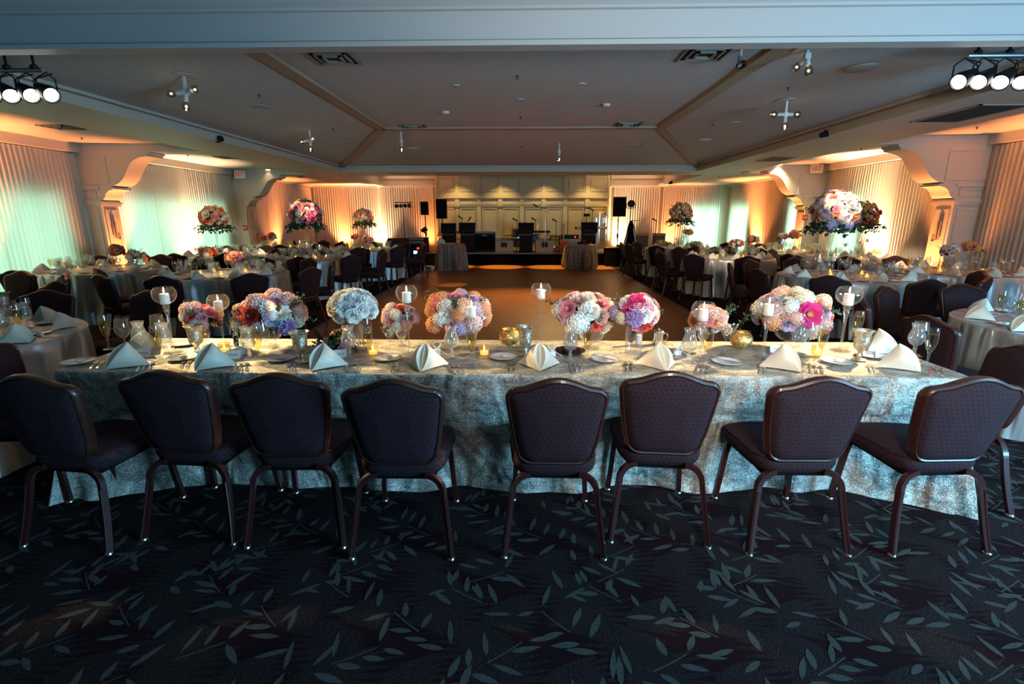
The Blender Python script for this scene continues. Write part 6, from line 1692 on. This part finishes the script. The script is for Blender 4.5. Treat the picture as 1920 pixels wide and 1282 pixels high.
# par bars hanging from the front beam
PARS = []
def par_bar(xs, xp0, xp1, y, z, lab, aim):
    o = root('par_light_bar', ((xp0+xp1)/2, y, z), lab, 'stage lights', 'par light bars'); x0 = (xp0+xp1)/2
    m = MB(); m.cyl((xp0-x0, 0, .0), (xp1-x0, 0, 0), .022, 12); q = part('pipe', m, 'steel', o)
    for k in range(3):
        x = xp0-x0+(xp1-xp0)*(.12+.38*k); m = MB(); m.cyl((x, 0, .02), (x, 0, ceil_z(x+x0, y)-z+.0), .010, 8); m.lathe([(.012, .0), (.03, .01), (.03, .035), (.012, .05)], 10, 0, (x, 0, 0)); part('clamp', m, 'black_plastic', o)
    for i, x in enumerate(xs):
        c = Vector((x-x0, -.04, -.185)); tgt = Vector(aim[i])-Vector((x, y-.04, z-.185)); M = tgt.normalized().to_track_quat('Z', 'Y').to_matrix()
        m = MB(); m.lathe([(.0005, -.15), (.03, -.145), (.043, -.09), (.058, -.02), (.067, .02), (.067, .07), (.058, .07), (.057, .045), (.0005, .045)], 20, 0, c, M=M); q = part('par_can', m, 'black_plastic', o)
        m = MB(); m.lathe([(.0005, .055), (.0565, .052)], 20, 0, c, M=M); part('lens', m, 'par_lens', q)
        m = MB(); m.tube([c+Vector((-.095, 0, 0)), c+Vector((-.095, 0, .10)), Vector((x-x0, -.01, -.02)), c+Vector((.095, 0, .10)), c+Vector((.095, 0, 0))], .006, 6); part('yoke', m, 'black_plastic', o)
        m = MB(); m.tube([c+M @ Vector((0, 0, -.16)), c+M @ Vector((.02, .05, -.2)), Vector((x-x0+.04, 0, -.03))], .006, 5); part('cable', m, 'black_plastic', o)
        PARS.append((c+Vector((x0, y, z))+M @ Vector((0, 0, .11)), Vector(aim[i])))
xs = [at_y(u, 178, 4.62).x for u in (-20, 16, 53, 89)]
par_bar(xs, xs[0]-.15, at_y(84, 145, 4.66).x, 4.66, at_y(50, 132, 4.66).z, 'black bar of glaring par lights at the upper left corner', [(-2.15, 3.13, .78), (-1.75, 3.13, .78), (-1.2, 3.13, .78), (-.55, 3.13, .78)])
xs = [at_y(u, 151, 4.62).x for u in (1806, 1842, 1881, 1920)]
par_bar(xs, at_y(1812, 113, 4.66).x, xs[-1]+.2, 4.66, at_y(1860, 104, 4.66).z, 'black bar of glaring par lights at the upper right corner', [(.1, 3.13, .78), (.75, 3.13, .78), (1.4, 3.13, .78), (2.0, 3.13, .78)])

# floor uplights along the walls
UP = []
for (x, y, aimx, aimy, pw, col), t in ((((-8.1, 7.2, -.2, 0, 110, 0)), 'by the left front drape'), ((-7.85, 9.95, -.20, 0, 42, 0), 'at the foot of the first left pillar'), ((-8.2, 12.4, -.15, 0, 100, 1), 'by the drape between the left pillars'),
        ((-8.2, 16.8, -.15, .0, 75, 0), 'beyond the second left pillar'), ((-7.2, 19.95, 0, .14, 95, 0), 'in the left back corner'), ((-5.75, 19.95, 0, .12, 95, 1), 'behind the left light stand'), ((-3.75, 19.85, 0, .10, 45, 0), 'left of the panelled wall'),
        ((3.60, 19.9, 0, .13, 110, 1), 'right of the panelled wall'), ((5.6, 19.95, 0, .13, 80, 0), 'at the back drape on the right'), ((7.4, 17.2, .25, 0, 130, 0), 'beyond the second right pillar'), ((7.10, 14.0, .20, 0, 45, 0), 'at the foot of the second right pillar'),
        ((7.5, 11.3, .2, 0, 190, 1), 'by the drape between the right pillars'), ((7.10, 9.3, .20, 0, 46, 0), 'at the foot of the first right pillar'), ((7.4, 7.0, .25, 0, 90, 0), 'by the right front drape')):
    UP.append((x, y, aimx, aimy, pw, col))

# ================================================================ LIGHT
def light(kind, name, loc, energy, col, **kw):
    d = bpy.data.lights.new(name, kind); d.energy = energy; d.color = col
    tgt = kw.pop('tgt', None)
    for k, v in kw.items(): setattr(d, k, v)
    o = bpy.data.objects.new(name, d); COL.objects.link(o); o.location = loc
    if tgt is not None: o.rotation_euler = (Vector(tgt)-Vector(loc)).to_track_quat('-Z', 'Y').to_euler()
    return o
AMBER, PALE = (1, .33, .10), (1, .62, .34)
for x, y, ax, ay, pw, col in UP:
    light('SPOT', 'uplight', (x, y, .12), pw*17.0, PALE if col else AMBER, spot_size=math.radians(75), spot_blend=.9, shadow_soft_size=.06, tgt=(x+ax, y+ay, 1.12))
for k, (p, t) in enumerate(PARS):
    light('SPOT', 'par_beam', p, (1800, 1800, 1700, 1700, 1700, 1700, 1900, 1800)[k], (1, .70, .33), spot_size=math.radians(15.5), spot_blend=.7, shadow_soft_size=.05, tgt=t)
# ceiling pin spots on the tall flower balls and tables
def pin(src, dst, e, size=12, col=(1, .80, .55)): light('SPOT', 'pin_spot', src, e*4.5 if e < 500 else e, col, spot_size=math.radians(size), spot_blend=(1. if size > 40 else .6), shadow_soft_size=.03, tgt=dst)
def below(p, d=.32): return Vector((p.x, p.y, p.z-d))
pin(below(F4)+Vector((.1, .1, 0)), (4.72, 7.5, 1.72), 480, 15); pin(below(F1), (-6.8, 11.3, 1.5), 160, 10); pin(below(F2), (-4.5, 10.5, 1.6), 140, 14)
pin(below(F2)+Vector((0, .1, 0)), (-6.5, 12.0, .9), 200, 20); pin(below(F1)+Vector((.1, 0, 0)), (-4.4, 7.4, .8), 110, 22); pin(below(F3), (4.3, 14.4, 1.5), 120, 10)
pin(below(F6), (0, 9.4, 0), 1100, 90, (1, .66, .3)); pin(below(F5), (-1.75, 12.0, 0), 1200, 12, (1, .60, .25)); pin(below(F3)+Vector((-.2, 0, 0)), (4.3, 11, .8), 140, 20)
pin(below(F2)+Vector((0, .2, 0)), (-4.2, 13.6, 1.2), 120, 16)
for k in range(4):                      # downlights over the panelled wall
    x = -2.55+1.65*k; light('SPOT', 'wall_washer', (x, 19.3, 3.12), 80, (1, .70, .30), spot_size=math.radians(100), spot_blend=.8, shadow_soft_size=.03, tgt=(x, 19.78, 1.4))
for x in (-2.4, -.8, .8, 2.4): light('SPOT', 'stage_downlight', (x, 16.6, 3.15), 1500, (1, .66, .14), spot_size=math.radians(31), spot_blend=.6, shadow_soft_size=.05, tgt=(x, 16.62, 0))
for p, e in ((at_z(503, 318, ZB), 160), (at_z(1462, 308, ZB), 260)): light('SPOT', 'bay_downlight', (p.x, p.y, ZB-.06), e, (1, .8, .5), spot_size=math.radians(110), spot_blend=.8, shadow_soft_size=.05)
# daylight through the side windows (behind the sheers) and from the windows of the front room, behind the camera on the right
def window(name, loc, tgt, sx, sy, e, col): light('AREA', name, loc, e, col, shape='RECTANGLE', size=sx, size_y=sy, tgt=tgt)
DAY = (.45, 1.0, .84)
window('daylight_left_front', (XL-.25, 7.1, 1.08), (0, 7.1, 1.08), 4.4, 1.85, 118, DAY)
window('daylight_left_middle', (XL-.25, 12.4, 1.08), (0, 12.4, 1.08), 3.8, 1.85, 118, DAY)
window('daylight_right_near', (XR+.25, 12.7, 1.08), (0, 12.7, 1.08), 1.0, 1.85, 45, DAY)
window('daylight_right_middle', (XR+.25, 14.95, 1.08), (0, 14.95, 1.08), 1.1, 1.85, 80, DAY)
window('daylight_right_far', (XR+.25, 19.05, 1.08), (0, 19.05, 1.08), 1.5, 1.85, 90, DAY)
window('daylight_back', (6.95, YB+.25, 1.08), (6.95, 0, 1.08), 1.3, 1.85, 75, DAY)
window('daylight_front_room', (5.4, -.7, 1.30), (.2, 3.0, 1.35), 2.2, 1.1, 640, (.25, .64, 1.0))
light('SPOT', 'photographer_flash', (.75, .05, 1.93), 400, (1, .92, .84), spot_size=math.radians(118), spot_blend=1.0, shadow_soft_size=.22, tgt=(2.2, 4.6, 2.35))
for o in list(bpy.data.objects):        # candle light on the head table
    if o.name.startswith('pillar_candle') and o.location.y < 3.5:
        light('POINT', 'candle_light', o.location+Vector((0, 0, .085)), 0.4, (1, .58, .22), shadow_soft_size=.012)
w = bpy.data.worlds.new('World'); SC.world = w; w.use_nodes = True
bg = w.node_tree.nodes['Background']; bg.inputs['Color'].default_value = (.35, .50, .60, 1); bg.inputs['Strength'].default_value = .018

# ================================================================ CAMERA
cd = bpy.data.cameras.new('camera'); cam = bpy.data.objects.new('camera', cd); COL.objects.link(cam)
cd.sensor_width = 36; cd.sensor_fit = 'HORIZONTAL'; cd.lens = F_PX/1920*36; cd.clip_start = .05; cd.clip_end = 100
cam.location = (0, 0, EYE); cam.rotation_euler = (PI/2-PITCH, 0, YAW)
SC.camera = cam
vs_ = SC.view_settings; vs_.view_transform = 'Standard'; vs_.look = 'None'; vs_.exposure = 0; vs_.gamma = 1; vs_.use_curve_mapping = False
cy = SC.cycles
cy.max_bounces = 6; cy.diffuse_bounces = 3; cy.glossy_bounces = 3; cy.transmission_bounces = 4; cy.transparent_max_bounces = 40
cy.sample_clamp_indirect = 4; cy.sample_clamp_direct = 30; cy.caustics_reflective = False; cy.caustics_refractive = False
cy.use_denoising = True; cy.use_light_tree = True
finish_labels()
